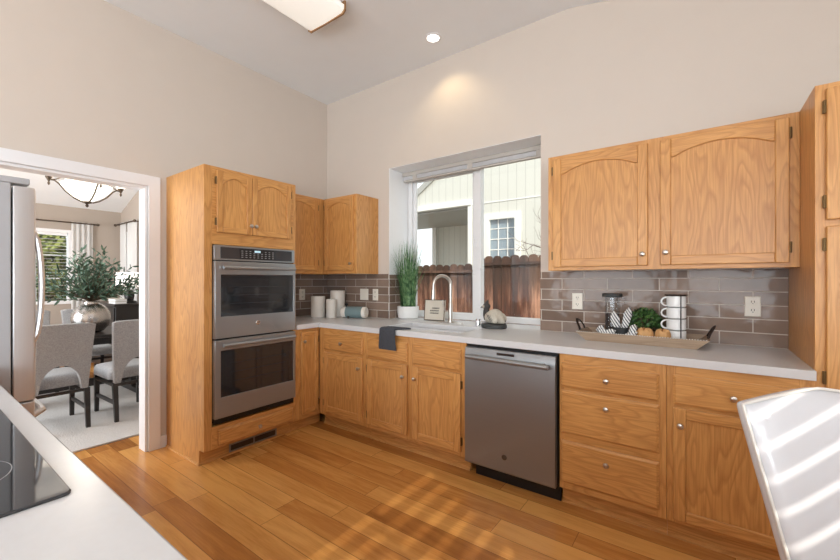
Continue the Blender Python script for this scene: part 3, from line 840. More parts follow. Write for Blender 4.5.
# --- dishwasher
dw = thing('dishwasher', 'stainless steel dishwasher with bar handle under the white worktop', 'dishwasher', (2.447, -0.32, 0))
x0, x1 = 2.1395, 2.7535
MB().box((x0+0.01, -0.60, 0.1), (x1-0.01, -0.01, 0.875)).build('tub', M['black'], dw)
MB().box((x0+0.004, -0.615, 0.868), (x1-0.004, -0.6005, 0.884)).build('top_seal', M['black'], dw)
b = MB(); b.m(M['steel_x'])
prof = [(0, 0.098), (0.036, 0.098), (0.041, 0.104), (0.043, 0.45), (0.042, 0.80), (0.036, 0.858), (0.030, 0.866), (0, 0.866)]
b.prism([(u, v) for u, v in prof], x0+0.004, x1-0.012, lambda u, v, w: (w, -0.616-u+0.008, v))
dd = b.build('door_panel', None, dw, bevel=0.002)
b = MB(); b.m(M['steel_x'])
b.tube([(x0+0.035, -0.69, 0.812), (x1-0.04, -0.69, 0.806)], 0.0155, 12)
for x in (x0+0.07, x1-0.075): b.cyl((x, -0.6515, 0.81), (x, -0.68, 0.81), 0.01, 10)
b.build('handle', None, dd)
b = MB(); b.m(M['iron']).box((2.375, -0.652, 0.836), (2.49, -0.6465, 0.850)); b.build('pocket_slot', None, dd)
bd = MB(); bd.m(M['bronze']); bd.X = Matrix.Translation((2.427, -0.6512, 0.20)) @ Matrix.Rotation(PI/2, 4, 'X')
bd.lathe([(0, 0), (0.017, 0), (0.017, 0.002), (0.015, 0.0035), (0.0, 0.0025)], n=20)
bg = bd.build('badge', None, dd)
monogram(bg, Vector((2.427, -0.6545, 0.20)), Matrix.Rotation(PI/2, 4, 'X'), 0.02)
MB().box((x0+0.05, -0.575, 0.0), (x1-0.001, -0.56, 0.0975)).build('kick_plate', M['black'], dw)

# --- wall cabinets
UB, UT = 1.374, 2.133
FU = F_back(-0.31)
c = thing('wall_cabinet', 'wide oak wall cabinet with two arched doors right of the window', 'cabinet', (3.2, -0.155, UB))
x0, x1 = 2.593, 3.8142
b = MB(); b.m(OZ)
b.box((x0, -0.2905, UB), (x0+0.016, -0.003, UT)).box((x1-0.016, -0.2905, UB), (x1, -0.003, UT))
b.m(OX).box((x0+0.0165, -0.2905, UB+0.02), (x1-0.0165, -0.003, UB+0.035)).box((x0+0.0165, -0.2905, UT-0.016), (x1-0.0165, -0.003, UT))
b.box((x0+0.0165, -0.01, UB+0.036), (x1-0.0165, -0.003, UT-0.017))
b.build('carcass', None, c)
face_frame(c, FU, -0.019, 0, [x0, 2.64, 3.16, 3.25, 3.762, x1], [UB, 1.41, 2.09, UT], [(2.64, 3.16, 1.41, 2.09), (3.25, 3.762, 1.41, 2.09)], OZ)
arch_door('door', c, FU, 2.629, 3.173, 1.397, 2.108, 0.0008, OX, OZ, 0.054, knob_at=(3.148, 1.462), hinge_side=-1)
arch_door('door', c, FU, 3.235, 3.775, 1.397, 2.108, 0.0008, OX, OZ, 0.054, knob_at=(3.262, 1.468), hinge_side=1)

c = thing('wall_cabinet', 'small oak wall cabinet in the corner with arched door, its plain side toward the window', 'cabinet', (0.4, -0.155, UB))
x0, x1 = 0.3118, 0.781
b = MB(); b.m(OZ)
b.box((0.004, -0.2905, UB), (0.02, -0.003, UT)).box((x1-0.016, -0.2905, UB), (x1, -0.003, UT))
b.m(OX).box((0.0205, -0.2905, UB+0.02), (x1-0.0165, -0.003, UB+0.035)).box((0.0205, -0.2905, UT-0.016), (x1-0.0165, -0.003, UT))
b.build('carcass', None, c)
face_frame(c, FU, -0.019, 0, [x0, 0.375, 0.745, x1], [UB, 1.42, 2.09, UT], [(0.375, 0.745, 1.42, 2.09)], OZ)
arch_door('door', c, FU, 0.343, 0.752, 1.410, 2.115, 0.0008, OX, OZ, 0.054, st=0.045, knob_at=(0.728, 1.47), hinge_side=-1)

c = thing('wall_cabinet', 'oak wall cabinet squeezed between the oven cabinet and the corner', 'cabinet', (0.155, -0.6, UB))
fu = F_left(0.3105)
b = MB(); b.m(OZ)
b.box((0.004, -0.872, UB), (0.2905, -0.856, UT)).box((0.004, -0.346, UB), (0.2905, -0.3305, UT))
b.m(OY).box((0.004, -0.8555, UB+0.02), (0.2905, -0.3465, UB+0.035)).box((0.004, -0.8555, UT-0.016), (0.2905, -0.3465, UT))
b.build('carcass', None, c)
face_frame(c, fu, -0.019, 0, [-0.872, -0.84, -0.40, -0.3105], [UB, 1.42, 2.09, UT], [(-0.84, -0.40, 1.42, 2.09)], OZ)
arch_door('door', c, fu, -0.853, -0.392, 1.410, 2.108, 0.0008, OY, OZ, 0.054, st=0.045, knob_at=(-0.825, 1.47), hinge_side=1)

# --- tall pantry cabinet at the right edge
c = thing('pantry_cabinet', 'tall oak pantry cabinet at the right end of the worktop', 'cabinet', (4.2, -0.3, 0))
x0, x1 = 3.8145, 4.60
FT = F_back(-0.612)
b = MB(); b.m(OZ)
b.box((x0, -0.592, 0.0), (x0+0.018, -0.003, UT)).box((x1-0.018, -0.592, 0.0), (x1, -0.003, UT))
b.build('carcass', None, c)
for z in (TK, 0.81, 1.54, UT-0.018): MB().m(M['oak_in']).box((x0+0.0185, -0.592, z), (x1-0.0185, -0.004, z+0.017)).build('shelf', None, c)
face_frame(c, FT, -0.0195, 0, [x0, 3.86, 4.56, x1], [TK, 0.16, 0.79, 0.85, 1.52, 1.575, 2.09, UT], [(3.86, 4.56, 0.16, 0.79), (3.86, 4.56, 0.85, 1.52), (3.86, 4.56, 1.575, 2.09)], OZ)
for (a, bb) in ((0.14, 0.80), (0.828, 1.534), (1.562, 2.108)):
    arch_door('door', c, FT, 3.846, 4.205, a, bb, 0.0008, OX, OZ, 0.06 if a > 1.5 else 0, knob_at=(4.18, a+0.2), hinge_side=-1)
    arch_door('door', c, FT, 4.21, 4.57, a, bb, 0.0008, OX, OZ, 0.06 if a > 1.5 else 0, knob_at=(4.235, a+0.2), hinge_side=1)
MB().m(OX).box((x0, -0.55, 0), (x1, -0.535, TK-0.0005)).build('toe_kick', None, c)

# --- tiles on the walls
def backsplash(label, cells, mat):
    b = MB()
    for us, vs, keep, w0, w1, f in cells: b.grid_slab(us, vs, keep, w0, w1, f)
    o = b.build('tile_backsplash', mat); return tag(o, label, 'backsplash')
T = 0.007
full = lambda u, v: True
backsplash('brown glazed brick tiles on the wall right of the window, behind the tray', [([2.437, 3.8135], [ZT+0.0005, UB-0.001], full, 0.0005, T, F_back(0))], M['tile_x'])
backsplash('brown brick tiles behind the candles and wall switches, left of the window', [([0.0005, 0.92], [ZT+0.0005, UB-0.001], full, 0.0005, T, F_back(0))], M['tile_x'])
backsplash('short strip of brown brick tiles between the oven cabinet and the corner', [([-0.8725, -0.0075], [ZT+0.0005, UB-0.001], full, 0.0005, T, F_left(0))], M['tile_y'])
backsplash('tiles lining the left side of the window recess beside the tall grass plant', [([0.0005, 0.298], [ZT+0.0005, 1.366], full, 0.0045, 0.0105, F_left(WX0))], M['tile_y'])

# --- worktop
b = MB()
xs = [0.0, 0.646, WX0+0.004, 1.30, 2.02, WX1-0.001, 3.8142]
ys = [-0.8727, -0.646, -0.50, -0.13, -0.0005]
def keepc(u, v):
    if v < -0.646: return u < 0.646
    if 1.30 < u < 2.02 and -0.50 < v < -0.13: return False
    return True
b.grid_slab(xs, ys, keepc, CT+0.0005, ZT)
o = b.build('countertop', M['counter'], bevel=0.0015)
struct(MB().box((WX0+0.0045, -0.0004, CT), (WX1-0.001, WY-0.0005, ZT)).build('window_sill', M['counter']))
tag(o, 'white L-shaped worktop running along both walls and under the window', 'countertop')
sk = thing('kitchen_sink', 'white undermount sink set into the worktop in front of the window', 'sink', (1.66, -0.315, 0.70))
b = MB(); b.m(M['sink'])
def rr(x0, x1, y0, y1, r, z, n=6):
    pts = []
    for cx, cy, a0 in ((x1-r, y1-r, 0), (x0+r, y1-r, PI/2), (x0+r, y0+r, PI), (x1-r, y0+r, 3*PI/2)):
        for i in range(n+1):
            a = a0+PI/2*i/n; pts.append((cx+r*math.cos(a), cy+r*math.sin(a), z))
    return pts
b.loft([rr(1.290, 2.03, -0.51, -0.12, 0.01, CT-0.001), rr(1.303, 2.017, -0.497, -0.133, 0.05, CT-0.001), rr(1.31, 2.01, -0.49, -0.14, 0.05, 0.72), rr(1.36, 1.96, -0.45, -0.18, 0.05, 0.70)], cap=False)
b.face([b._v(p) for p in rr(1.36, 1.96, -0.45, -0.18, 0.05, 0.70)])
sb = b.build('basin', None, sk)
MB().lathe([(0.0, 0), (0.04, 0), (0.042, 0.003), (0.03, 0.004), (0.0, 0.002)], (1.66, -0.315, 0.7005), 20).build('drain', M['chrome'], sk)

# --- peninsula with cooktop (foreground)
c = thing('peninsula_cabinet', 'oak base cabinets under the foreground worktop', 'cabinet', (2.6, -3.05, 0))
b = MB(); b.m(OZ).box((0.915, -3.36, TK), (4.28, -2.715, CT)); b.m(OX).box((0.915, -3.30, 0), (4.28, -2.78, TK-0.0005)); b.build('carcass', None, c)
fp = lambda u, v, w: (u, -2.7145+w, v)
for k in range(6):
    u0 = 0.95+k*0.55
    arch_door('door', c, fp, u0, u0+0.52, 0.148, 0.672, 0.0008, OX, OZ, 0, knob_at=(u0+0.49, 0.58))
    drawer_front('drawer', c, fp, u0, u0+0.52, 0.695, 0.837, 0.0008, OX, (u0+0.26, 0.766))
o = MB().box((0.90, -3.40, CT+0.0005), (4.30, -2.681, ZT)).build('countertop', M['counter'], bevel=0.004)
tag(o, 'white foreground worktop carrying the black cooktop', 'countertop')
ck = thing('cooktop', 'black glass electric cooktop set into the foreground worktop', 'cooktop', (2.13, -3.0, ZT))
b = MB(); b.m(M['cookgl'])
def rrs(k, z, r=0.014): return rr(1.762+k, 2.524-k, -3.255+k, -2.729-k, r, z)
b.loft([rrs(0, ZT+0.0005), rrs(0, ZT+0.004), rrs(0.002, ZT+0.006)]); b.build('glass_top', None, ck)
b = MB(); b.m(M['mark'])
def ring(cx, cy, r, wd=0.0016):
    n = 48; z = ZT+0.0063
    a = [b._v((cx+r*math.cos(2*PI*i/n), cy+r*math.sin(2*PI*i/n), z)) for i in range(n)]
    d = [b._v((cx+(r-wd)*math.cos(2*PI*i/n), cy+(r-wd)*math.sin(2*PI*i/n), z)) for i in range(n)]
    for i in range(n): b.face([a[i], a[(i+1)%n], d[(i+1)%n], d[i]])
for cx, cy, r in ((2.30, -2.88, 0.105), (1.96, -2.88, 0.08), (2.30, -3.11, 0.08), (1.96, -3.11, 0.105), (2.30, -2.88, 0.06)): ring(cx, cy, r)
for k in range(3):
    b.box((2.145+k*0.02, -2.80, ZT+0.0062), (2.157+k*0.02, -2.795, ZT+0.0064)); b.box((2.145+k*0.02, -2.81, ZT+0.0062), (2.148+k*0.02, -2.803, ZT+0.0064))
b.build('burner_marks', None, ck)

# --- refrigerator
fr = thing('refrigerator', 'stainless refrigerator at the left edge in front of the doorway', 'refrigerator', (0.45, -2.95, 0))
MB().box((0.04, -3.36, 0.02), (0.878, -2.592, 1.755)).build('cabinet_body', M['fridge_side'], fr, bevel=0.004)
def fdoor(name, x0, x1, z0, z1):
    b = MB(); b.m(M['steel_z'])
    pts = [(x0, 0), (x1, 0), (x1, 0.045)]
    n = 10
    for i in range(n+1):
        s = i/n
        pts.append((x1-0.004-(x1-x0-0.008)*s, 0.052+0.020*math.sin(PI*s)))
    pts.append((x0, 0.045))
    b.prism(pts, z0, z1, lambda u, v, w: (u, -2.586+v*1.4, w))
    return b.build(name, None, fr, bevel=0.004, angle=25)
d1 = fdoor('fridge_door', 0.042, 0.457, 0.745, 1.745)
d2 = fdoor('fridge_door', 0.461, 0.876, 0.745, 1.745)
d3 = fdoor('freezer_drawer', 0.042, 0.876, 0.09, 0.738)
def vhandle(par, x):
    b = MB(); b.m(M['steel_z'])
    pts = []
    for i in range(15):
        s = i/14; z = 1.02+0.52*s
        pts.append((x, -2.515+0.030*math.sin(PI*s)**0.5, z))
    b.tube(pts, 0.012, 10); b.build('handle', None, par)
vhandle(d1, 0.425); vhandle(d2, 0.845)
b = MB(); b.m(M['steel_z'])
b.tube([(0.10, -2.510, 0.665), (0.11, -2.49, 0.675), (0.14, -2.475, 0.68), (0.78, -2.475, 0.68), (0.83, -2.480, 0.68), (0.845, -2.50, 0.675), (0.848, -2.515, 0.665)], 0.014, 10); b.build('handle', None, d3)
b = MB(); b.box((0.78, -2.66, 1.756), (0.874, -2.53, 1.785)); b.build('hinge_cover', M['fridge_side'], fr, bevel=0.004)
b = MB(); b.box((0.045, -2.66, 1.756), (0.14, -2.53, 1.785)); b.build('hinge_cover', M['fridge_side'], fr, bevel=0.004)
b = MB()
for x in (0.1, 0.82):
    for y in (-3.3, -2.65): b.cyl((x, y, 0), (x, y, 0.0195), 0.02, 10)
b.build('leveling_foot', M['black'], fr)

# ================================================================== lights fixed to the ceiling
lf = thing('ceiling_light_box', 'fluorescent ceiling light with wooden end caps', 'ceiling light', (1.18, -1.6, ZC-0.08))
lx0, lx1, ly0, ly1 = 0.985, 1.379, -2.22, -1.01
zb = ZC-0.082
MB().m(M['white']).box((lx0+0.02, ly0+0.02, ZC-0.03), (lx1-0.02, ly1-0.02, ZC-0.0005)).build('ballast_box', None, lf)
b = MB(); b.m(M['diffuser'])
prof = [(lx0, ZC-0.031), (lx0+0.004, zb+0.02), (lx0+0.03, zb+0.002), (1.182, zb-0.004), (lx1-0.03, zb+0.002), (lx1-0.004, zb+0.02), (lx1, ZC-0.031)]
b.prism(prof, ly0+0.012, ly1-0.012, lambda u, v, w: (u, w, v)); b.build('diffuser', None, lf)
for y in (ly0, ly1-0.0115):
    MB().m(M['oakend']).prism([(lx0-0.006, ZC-0.0005), (lx0-0.006, zb+0.012), (lx0+0.02, zb-0.008), (lx1-0.02, zb-0.008), (lx1+0.006, zb+0.012), (lx1+0.006, ZC-0.0005)], y, y+0.011, lambda u, v, w: (u, w, v)).build('end_cap', None, lf)

rl = thing('recessed_light', 'round recessed downlight glowing in the ceiling near the window wall', 'ceiling light', (1.653, -0.303, ZC))
MB().lathe([(0.066, -0.0005), (0.066, -0.006), (0.052, -0.009), (0.05, -0.004), (0.05, -0.0005)], (1.653, -0.303, ZC), 32, cap=False).build('trim_ring', M['white'], rl)
MB().lathe([(0.0, -0.002), (0.05, -0.002), (0.049, -0.0006), (0.0, -0.0006)], (1.653, -0.303, ZC), 28).build('lens', M['can'], rl)
sd = bpy.data.lights.new('downlight', 'SPOT'); sd.energy = 6.5; sd.color = (1.0, 0.78, 0.45); sd.spot_size = math.radians(125); sd.spot_blend = 0.6; sd.shadow_soft_size = 0.04
so = bpy.data.objects.new('downlight', sd); COL.objects.link(so); so.location = (1.653, -0.24, ZC-0.02); so.parent = None

# ================================================================== wall plates
def duplex(label, f, u, v, w, wd=0.072, ht=0.116, kind='outlet', n=1):
    t = thing('wall_outlet' if kind == 'outlet' else 'light_switch', label, 'outlet' if kind == 'outlet' else 'light switch', f(u, v, w))
    b = MB(); b.m(M['plate'])
    r = lambda k, ww: [f(u-wd/2+k, v-ht/2+k, ww), f(u+wd/2-k, v-ht/2+k, ww), f(u+wd/2-k, v+ht/2-k, ww), f(u-wd/2+k, v+ht/2-k, ww)]
    b.loft([r(0, w), r(0, w+0.003), r(0.004, w+0.006)]); b.build('plate', None, t)
    for k in range(n):
        uu = u+(k-(n-1)/2)*0.046
        if kind == 'outlet':
            for s in (-1, 1):
                b = MB(); b.m(M['plate'])
                vv = v+s*0.024
                pts = [(uu+0.0165*max(-0.85, min(0.85, math.cos(2*PI*i/20)*1.05)), vv+0.0165*math.sin(2*PI*i/20)) for i in range(20)]
                b.prism(pts, w+0.006, w+0.0078, f)
                rc = b.build('receptacle', None, t)
                b = MB(); b.m(M['slot'])
                for d in (-0.0065, 0.0065): b.prism([(uu+d-0.0017, vv-0.002), (uu+d+0.0017, vv-0.002), (uu+d+0.0017, vv+0.009), (uu+d-0.0017, vv+0.009)], w+0.0078, w+0.0082, f)
                b.prism([(uu+0.0028*math.cos(2*PI*i/8), vv-0.008+0.0028*math.sin(2*PI*i/8)) for i in range(8)], w+0.0078, w+0.0082, f)
                b.build('slots', None, rc)
        else:
            MB().m(M['plate']).prism([(uu-0.016, v-0.034), (uu+0.016, v-0.034), (uu+0.016, v+0.034), (uu-0.016, v+0.034)], w+0.006, w+0.0085, f).build('rocker', None, t, bevel=0.001)
    return t
FT0 = F_back(0); TW = T+0.0006
duplex('almond duplex outlet on the tiles just right of the window', FT0, 2.706, 1.160, TW)
duplex('almond duplex outlet on the tiles near the pantry cabinet', FT0, 3.664, 1.160, TW)
duplex('almond duplex outlet on the tiles left of the window recess', FT0, 0.747, 1.164, TW)
duplex('wide two-rocker switch plate on the tiles behind the rolled teal cloth', FT0, 0.590, 1.164, TW, wd=0.116, kind='switch', n=2)
duplex('almond duplex outlet on the short tile strip beside the oven cabinet', F_left(0), -0.345, 1.160, TW)

# ================================================================== at the sink
fa = thing('kitchen_faucet', 'brushed nickel gooseneck faucet at the sink', 'faucet', (1.60, 0.055, ZT))
B0 = Vector((1.60, 0.055, ZT))
dr = Vector((-0.62, -0.78, 0)).normalized()
b = MB(); b.m(M['nickel'])
pts = []
for i in range(29):
    a = 2*PI*i/28
    pts.append((1.60+0.125*math.copysign(abs(math.cos(a))**0.6, math.cos(a)), 0.055+0.03*math.copysign(abs(math.sin(a))**0.6, math.sin(a)), ZT+0.0005))
pts = pts[:-1]
b.loft([pts, [(p[0], p[1], ZT+0.004) for p in pts]]); b.build('deck_plate', None, fa)
b = MB(); b.m(M['nickel']); b.lathe([(0.026, 0.0045), (0.026, 0.02), (0.021, 0.03), (0.019, 0.06), (0.0185, 0.17), (0.0155, 0.18)], B0, 18); b.build('riser', None, fa)
b = MB(); b.m(M['nickel'])
P = [B0+Vector((0, 0, 0.17)), B0+Vector((0, 0, 0.33))]
R0 = 0.080
for i in range(1, 15):
    a = PI*i/14
    P.append(B0+Vector((0, 0, 0.34))+dr*(R0-R0*math.cos(a))+Vector((0, 0, R0*math.sin(a))))
P.append(B0+dr*2*R0*1.01+Vector((0, 0, 0.29)))
b.tube(P, 0.0145, 12); b.build('gooseneck', None, fa)
e = B0+dr*2*R0*1.01
b = MB(); b.m(M['nickel']); b.tube([e+Vector((0, 0, 0.30)), e+Vector((0, 0, 0.27)), e+dr*0.003+Vector((0, 0, 0.21))], 0.0175, 14, 0.019); sp_ = b.build('spray_head', None, fa)
MB().m(M['black']).cyl(e+dr*0.003+Vector((0, 0, 0.2095)), e+dr*0.003+Vector((0, 0, 0.206)), 0.015, 12).build('nozzle', None, sp_)
b = MB(); b.m(M['nickel'])
h0 = B0+Vector((-0.015, -0.012, 0.10))
b.tube([h0, h0+Vector((-0.022, -0.018, 0.004)), h0+Vector((-0.034, -0.026, 0.05)), h0+Vector((-0.044, -0.03, 0.10))], 0.007, 10); b.build('lever', None, fa)

ag = thing('air_gap_cap', 'small chrome cylinder cap standing between faucet and bird figurine', 'air gap', (1.915, -0.015, ZT))
MB().lathe([(0.024, 0.0005), (0.024, 0.05), (0.020, 0.058), (0.0, 0.060)], (1.915, -0.015, ZT), 18).build('cap', M['chrome'], ag)
MB().lathe([(0.027, 0.0003), (0.027, 0.004), (0.0245, 0.006)], (1.915, -0.015, ZT), 18, cap=False).build('base_ring', M['chrome'], ag)

# tall grass plant in the window recess
gp = thing('potted_grass', 'tall green grass plant in a white pot in the window recess', 'plant', (1.045, 0.15, ZT))
MB().lathe([(0.085, 0.0005), (0.098, 0.006), (0.108, 0.06), (0.108, 0.12), (0.102, 0.122), (0.100, 0.108), (0.0, 0.106)], (1.045, 0.15, ZT), 28).build('pot', M['potw'], gp)
MB().lathe([(0.0, 0.107), (0.098, 0.107), (0.09, 0.111), (0.0, 0.114)], (1.045, 0.15, ZT), 20).build('soil', M['soil'], gp)
rnd = random.Random(3)
b = MB()
for k in range(230):
    a = rnd.uniform(0, 2*PI); r = 0.075*math.sqrt(rnd.random())
    p = Vector((1.045+r*math.cos(a), 0.15+r*math.sin(a), ZT+0.11))
    lean = rnd.uniform(0.0, 0.14) + (rnd.random() < 0.25)*rnd.uniform(0.05, 0.16)
    a2 = a+rnd.uniform(-0.6, 0.6)
    d = Vector((math.cos(a2), math.sin(a2), 0))
    H = rnd.uniform(0.34, 0.72) if lean < 0.1 else rnd.uniform(0.40, 0.78)
    wv = Vector((-d.y, d.x, 0))*rnd.uniform(0.0036, 0.006)
    n = 6; prevL = prevR = None
    for i in range(n+1):
        s = i/n
        c = p + d*lean*s**2*1.2 + Vector((0, 0, H*s*(1-0.12*s*lean/0.15)))
        c.x = max(c.x, WX0+0.02); c.y = min(c.y, 0.285)
        ww = wv*(1-s**1.6) + wv*0.05
        l_, r_ = b._v(c-ww), b._v(c+ww)
        if prevL: b.face([prevL, prevR, r_, l_])
        prevL, prevR = l_, r_
b.build('grass_blades', M['grass'], gp)

# little sign block
sg = thing('wooden_sign', 'small square whitewashed wooden sign leaning behind the faucet', 'sign', (1.385, 0.115, ZT), 0.12)
b = MB(); b.X = Matrix.Translation((0, 0, 0.0012)) @ Matrix.Rotation(math.radians(-7), 4, 'X')
b.m(M['signw']).box((-0.105, -0.011, 0), (0.105, 0.011, 0.195)); b.build('board', None, sg, local=True, bevel=0.002)
b = MB(); b.X = Matrix.Translation((0, 0, 0.0012)) @ Matrix.Rotation(math.radians(-7), 4, 'X')
b.m(M['bronze']); b.grid_slab([-0.1065, -0.1, 0.1, 0.1065], [-0.001, 0.006, 0.189, 0.1965], lambda u, v: not (-0.1 < u < 0.1 and 0.006 < v < 0.189), 0.0112, 0.0135, lambda u, v, w: (u, -w, v)); b.build('rim', None, sg, local=True)
b = MB(); b.X = Matrix.Translation((0, 0, 0.0012)) @ Matrix.Rotation(math.radians(-7), 4, 'X')
b.m(M['slot'])
rnd = random.Random(11)
for (zz, x0, x1) in ((0.115, -0.02, 0.045), (0.092, -0.045, 0.045), (0.068, -0.045, 0.04)):
    x = x0
    while x < x1:
        wd = rnd.uniform(0.004, 0.008); hh = rnd.uniform(0.008, 0.016)
        b.tube([(x, -0.0122, zz-hh/2), (x+wd*0.6, -0.0122, zz+hh/2), (x+wd, -0.0122, zz-hh/3)], 0.003, 5, flat=0.3)
        x += wd+0.002
b.build('script_marks', None, sg, local=True)

# bird figurine
bf = thing('bird_figurine', 'carved resting bird figurine with dark head on a round dark base', 'figurine', (2.085, -0.075, ZT), -0.25)
bf.scale = (1.12, 1.12, 1.2)
b = MB(); b.m(M['slate']).lathe([(0.088, 0.0005), (0.094, 0.006), (0.094, 0.022), (0.086, 0.030), (0.07, 0.031), (0.0, 0.031)], (0, 0, 0), 26, sx=1.05, sy=0.85); b.build('base', None, bf, local=True)
b = MB(); b.m(M['featherl'])
b.loft([[(x+0*1, r*sy*math.cos(2*PI*i/18), cz+r*math.sin(2*PI*i/18)) for i in range(18)] for x, r, cz, sy in
        ((-0.075, 0.012, 0.068, 1), (-0.06, 0.032, 0.066, 1.1), (-0.03, 0.044, 0.072, 1.2), (0.0, 0.050, 0.078, 1.2), (0.03, 0.050, 0.078, 1.15), (0.058, 0.040, 0.070, 1.1), (0.08, 0.024, 0.056, 1.0), (0.094, 0.008, 0.044, 1.0))])
body = b.build('body', None, bf, local=True, subsurf=1)
for s in (-1, 1):
    b = MB(); b.m(M['featherl'])
    b.X = Matrix.Translation((0.025, s*0.050, 0.070)) @ Matrix.Rotation(0.35, 4, 'Y')
    b.ball((0, 0, 0), 0.052, 0.012, 0.032); b.build('wing', None, bf, local=True)
    b = MB(); b.m(M['featherd'])
    for q in range(5):
        b.tube([(-0.012+q*0.014, s*(0.0625-0.0008*q*q), 0.092-q*0.003), (0.006+q*0.014, s*(0.0645-0.001*q*q), 0.068-q*0.003), (0.020+q*0.0125, s*(0.060-0.0012*q*q), 0.046-q*0.001)], 0.0022, 6)
    b.build('wing_feathers', None, bf, local=True)
b = MB(); b.m(M['featherd']); b.tube([(-0.055, 0, 0.060), (-0.068, 0, 0.085), (-0.070, 0, 0.112), (-0.066, 0, 0.13)], lambda s: 0.030-0.012*s, 14); b.build('neck', None, bf, local=True)
b = MB(); b.m(M['featherd']); b.ball((-0.068, 0, 0.140), 0.030, 0.026, 0.024); hd = b.build('head', None, bf, local=True)
b = MB(); b.m(M['featherd']); b.tube([(-0.066, 0, 0.160), (-0.058, 0, 0.176), (-0.052, 0, 0.186)], lambda s: 0.012*(1-s)+0.002, 10); b.build('crest', None, hd, local=True)
b = MB(); b.m(M['slate']); b.tube([(-0.093, 0, 0.137), (-0.112, 0, 0.133), (-0.124, 0, 0.130)], lambda s: 0.009*(1-s)+0.003, 10, flat=0.7); b.build('beak', None, hd, local=True)
for s in (-1, 1):
    MB().m(M['featherl']).ball((-0.076, s*0.0215, 0.140), 0.013, 0.007, 0.010, 10, 8).build('cheek', None, hd, local=True)

# hand towel folded over the worktop edge
tw = MB()
rnd = random.Random(5)
nu, nv = 15, 26
path = []
for j in range(nv+1):
    s = j/nv*0.36
    if s < 0.20: y, z = -0.646-0.007-0.0035*math.sin(s*20), 0.775+s*0.78; 
    path.append(s)
def tpath(s):      # s: length from the hanging hem up and over onto the worktop
    if s < 0.155: return Vector((0, -0.6555, 0.776+s))
    if s < 0.175:
        a = (s-0.155)/0.02*PI/2
        return Vector((0, -0.6555+0.013*(1-math.cos(a)), 0.931+0.0085*math.sin(a)))
    return Vector((0, -0.6425+(s-0.175), 0.9395))
grid = {}
for side in (0, 1):
    for i in range(nu+1):
        for j in range(nv+1):
            s = j/nv*0.255; u = i/nu
            p = tpath(s)
            xl = 1.383+0.012*math.sin(s*9)+max(0, 0.02-s)*0.3
            xr = 1.560-0.012*math.sin(s*14)+max(0, s-0.19)*0.9
            p.x = xl+(xr-xl)*u
            th = 0.006+0.002*mnoise.noise((u*6, s*20, 3))
            wob = 0.004*mnoise.noise((u*4, s*14, 0.5))+0.004
            if s < 0.165:
                p.y += -(wob+0.002)-(th if side else 0)
            else:
                p.z += -0.0085+0.0012+(th+0.004+wob*0.6 if side else 0)
            grid[side, i, j] = tw._v(p)
for i in range(nu):
    for j in range(nv):
        for side in (0, 1): tw.face([grid[side, i, j], grid[side, i+1, j], grid[side, i+1, j+1], grid[side, i, j+1]])
for i in range(nu):
    for j in (0, nv): tw.face([grid[0, i, j], grid[0, i+1, j], grid[1, i+1, j], grid[1, i, j]])
for j in range(nv):
    for i in (0, nu): tw.face([grid[0, i, j], grid[0, i, j+1], grid[1, i, j+1], grid[1, i, j]])
tag(tw.build('hand_towel', M['towel'], angle=60), 'charcoal grey hand towel hanging over the worktop edge at the sink', 'towel')

# canisters / candles in the corner
def candle(label, x, y, r, h):
    t = thing('pillar_candle', label, 'candle', (x, y, ZT))
    b = MB(); b.m(M['candle']).lathe([(r*0.97, 0.0005), (r, 0.004), (r, h-0.006), (r*0.96, h), (r*0.82, h-0.001), (r*0.75, h-0.008), (0.0, h-0.009)], (x, y, ZT), 28); b.build('wax', None, t)
    MB().m(M['slot']).cyl((x, y, ZT+h-0.0095), (x+0.002, y, ZT+h+0.004), 0.0016, 6).build('wick', None, t)
candle('wide cream pillar candle nearest the oven, second tallest of three', 0.205, -0.295, 0.072, 0.215)
candle('shortest cream pillar candle, standing in front of the tallest one', 0.372, -0.262, 0.052, 0.188)
candle('tallest cream pillar candle at the back of the three in the corner', 0.305, -0.115, 0.078, 0.272)

# rolled cloth with teal wrap
rc = thing('rolled_cloth', 'cream rolled cloth with slate teal wrap beside the candles', 'cloth', (0.60, -0.16, ZT), 0.35)
b = MB(); b.m(M['candle'])
b.X = Matrix.Translation((0, 0, 0.0585))
b.loft([[(x, (r)*math.cos(2*PI*i/20), r*0.98*math.sin(2*PI*i/20)) for i in range(20)] for x, r in ((-0.128, 0.03), (-0.132, 0.05), (-0.125, 0.0565), (0.125, 0.0565), (0.132, 0.05), (0.128, 0.03))]); b.build('roll', None, rc, local=True)
b = MB(); b.m(M['teal']); b.X = Matrix.Translation((0.005, 0, 0.0585))
b.loft([[(x, r*math.cos(2*PI*i/24), r*0.985*math.sin(2*PI*i/24)) for i in range(24)] for x, r in ((-0.085, 0.0568), (-0.085, 0.0588), (0.09, 0.0588), (0.09, 0.0568))], cap=False); b.build('wrap_band', None, rc, local=True)
b = MB(); b.m(M['black']); b.lathe([(0.007, 0), (0.007, 0.008), (0.014, 0.016), (0.016, 0.024), (0.012, 0.034), (0.0, 0.037)], (-0.083, -0.01, 0.113), 14); b.build('knob', None, rc, local=True)
b = MB(); b.m(M['slot']); b.lathe([(0.012, 0), (0.013, 0.004), (0.010, 0.008), (0, 0.009)], (-0.04, -0.062, 0.012), 12, axis='y'); b.build('button', None, rc, local=True)

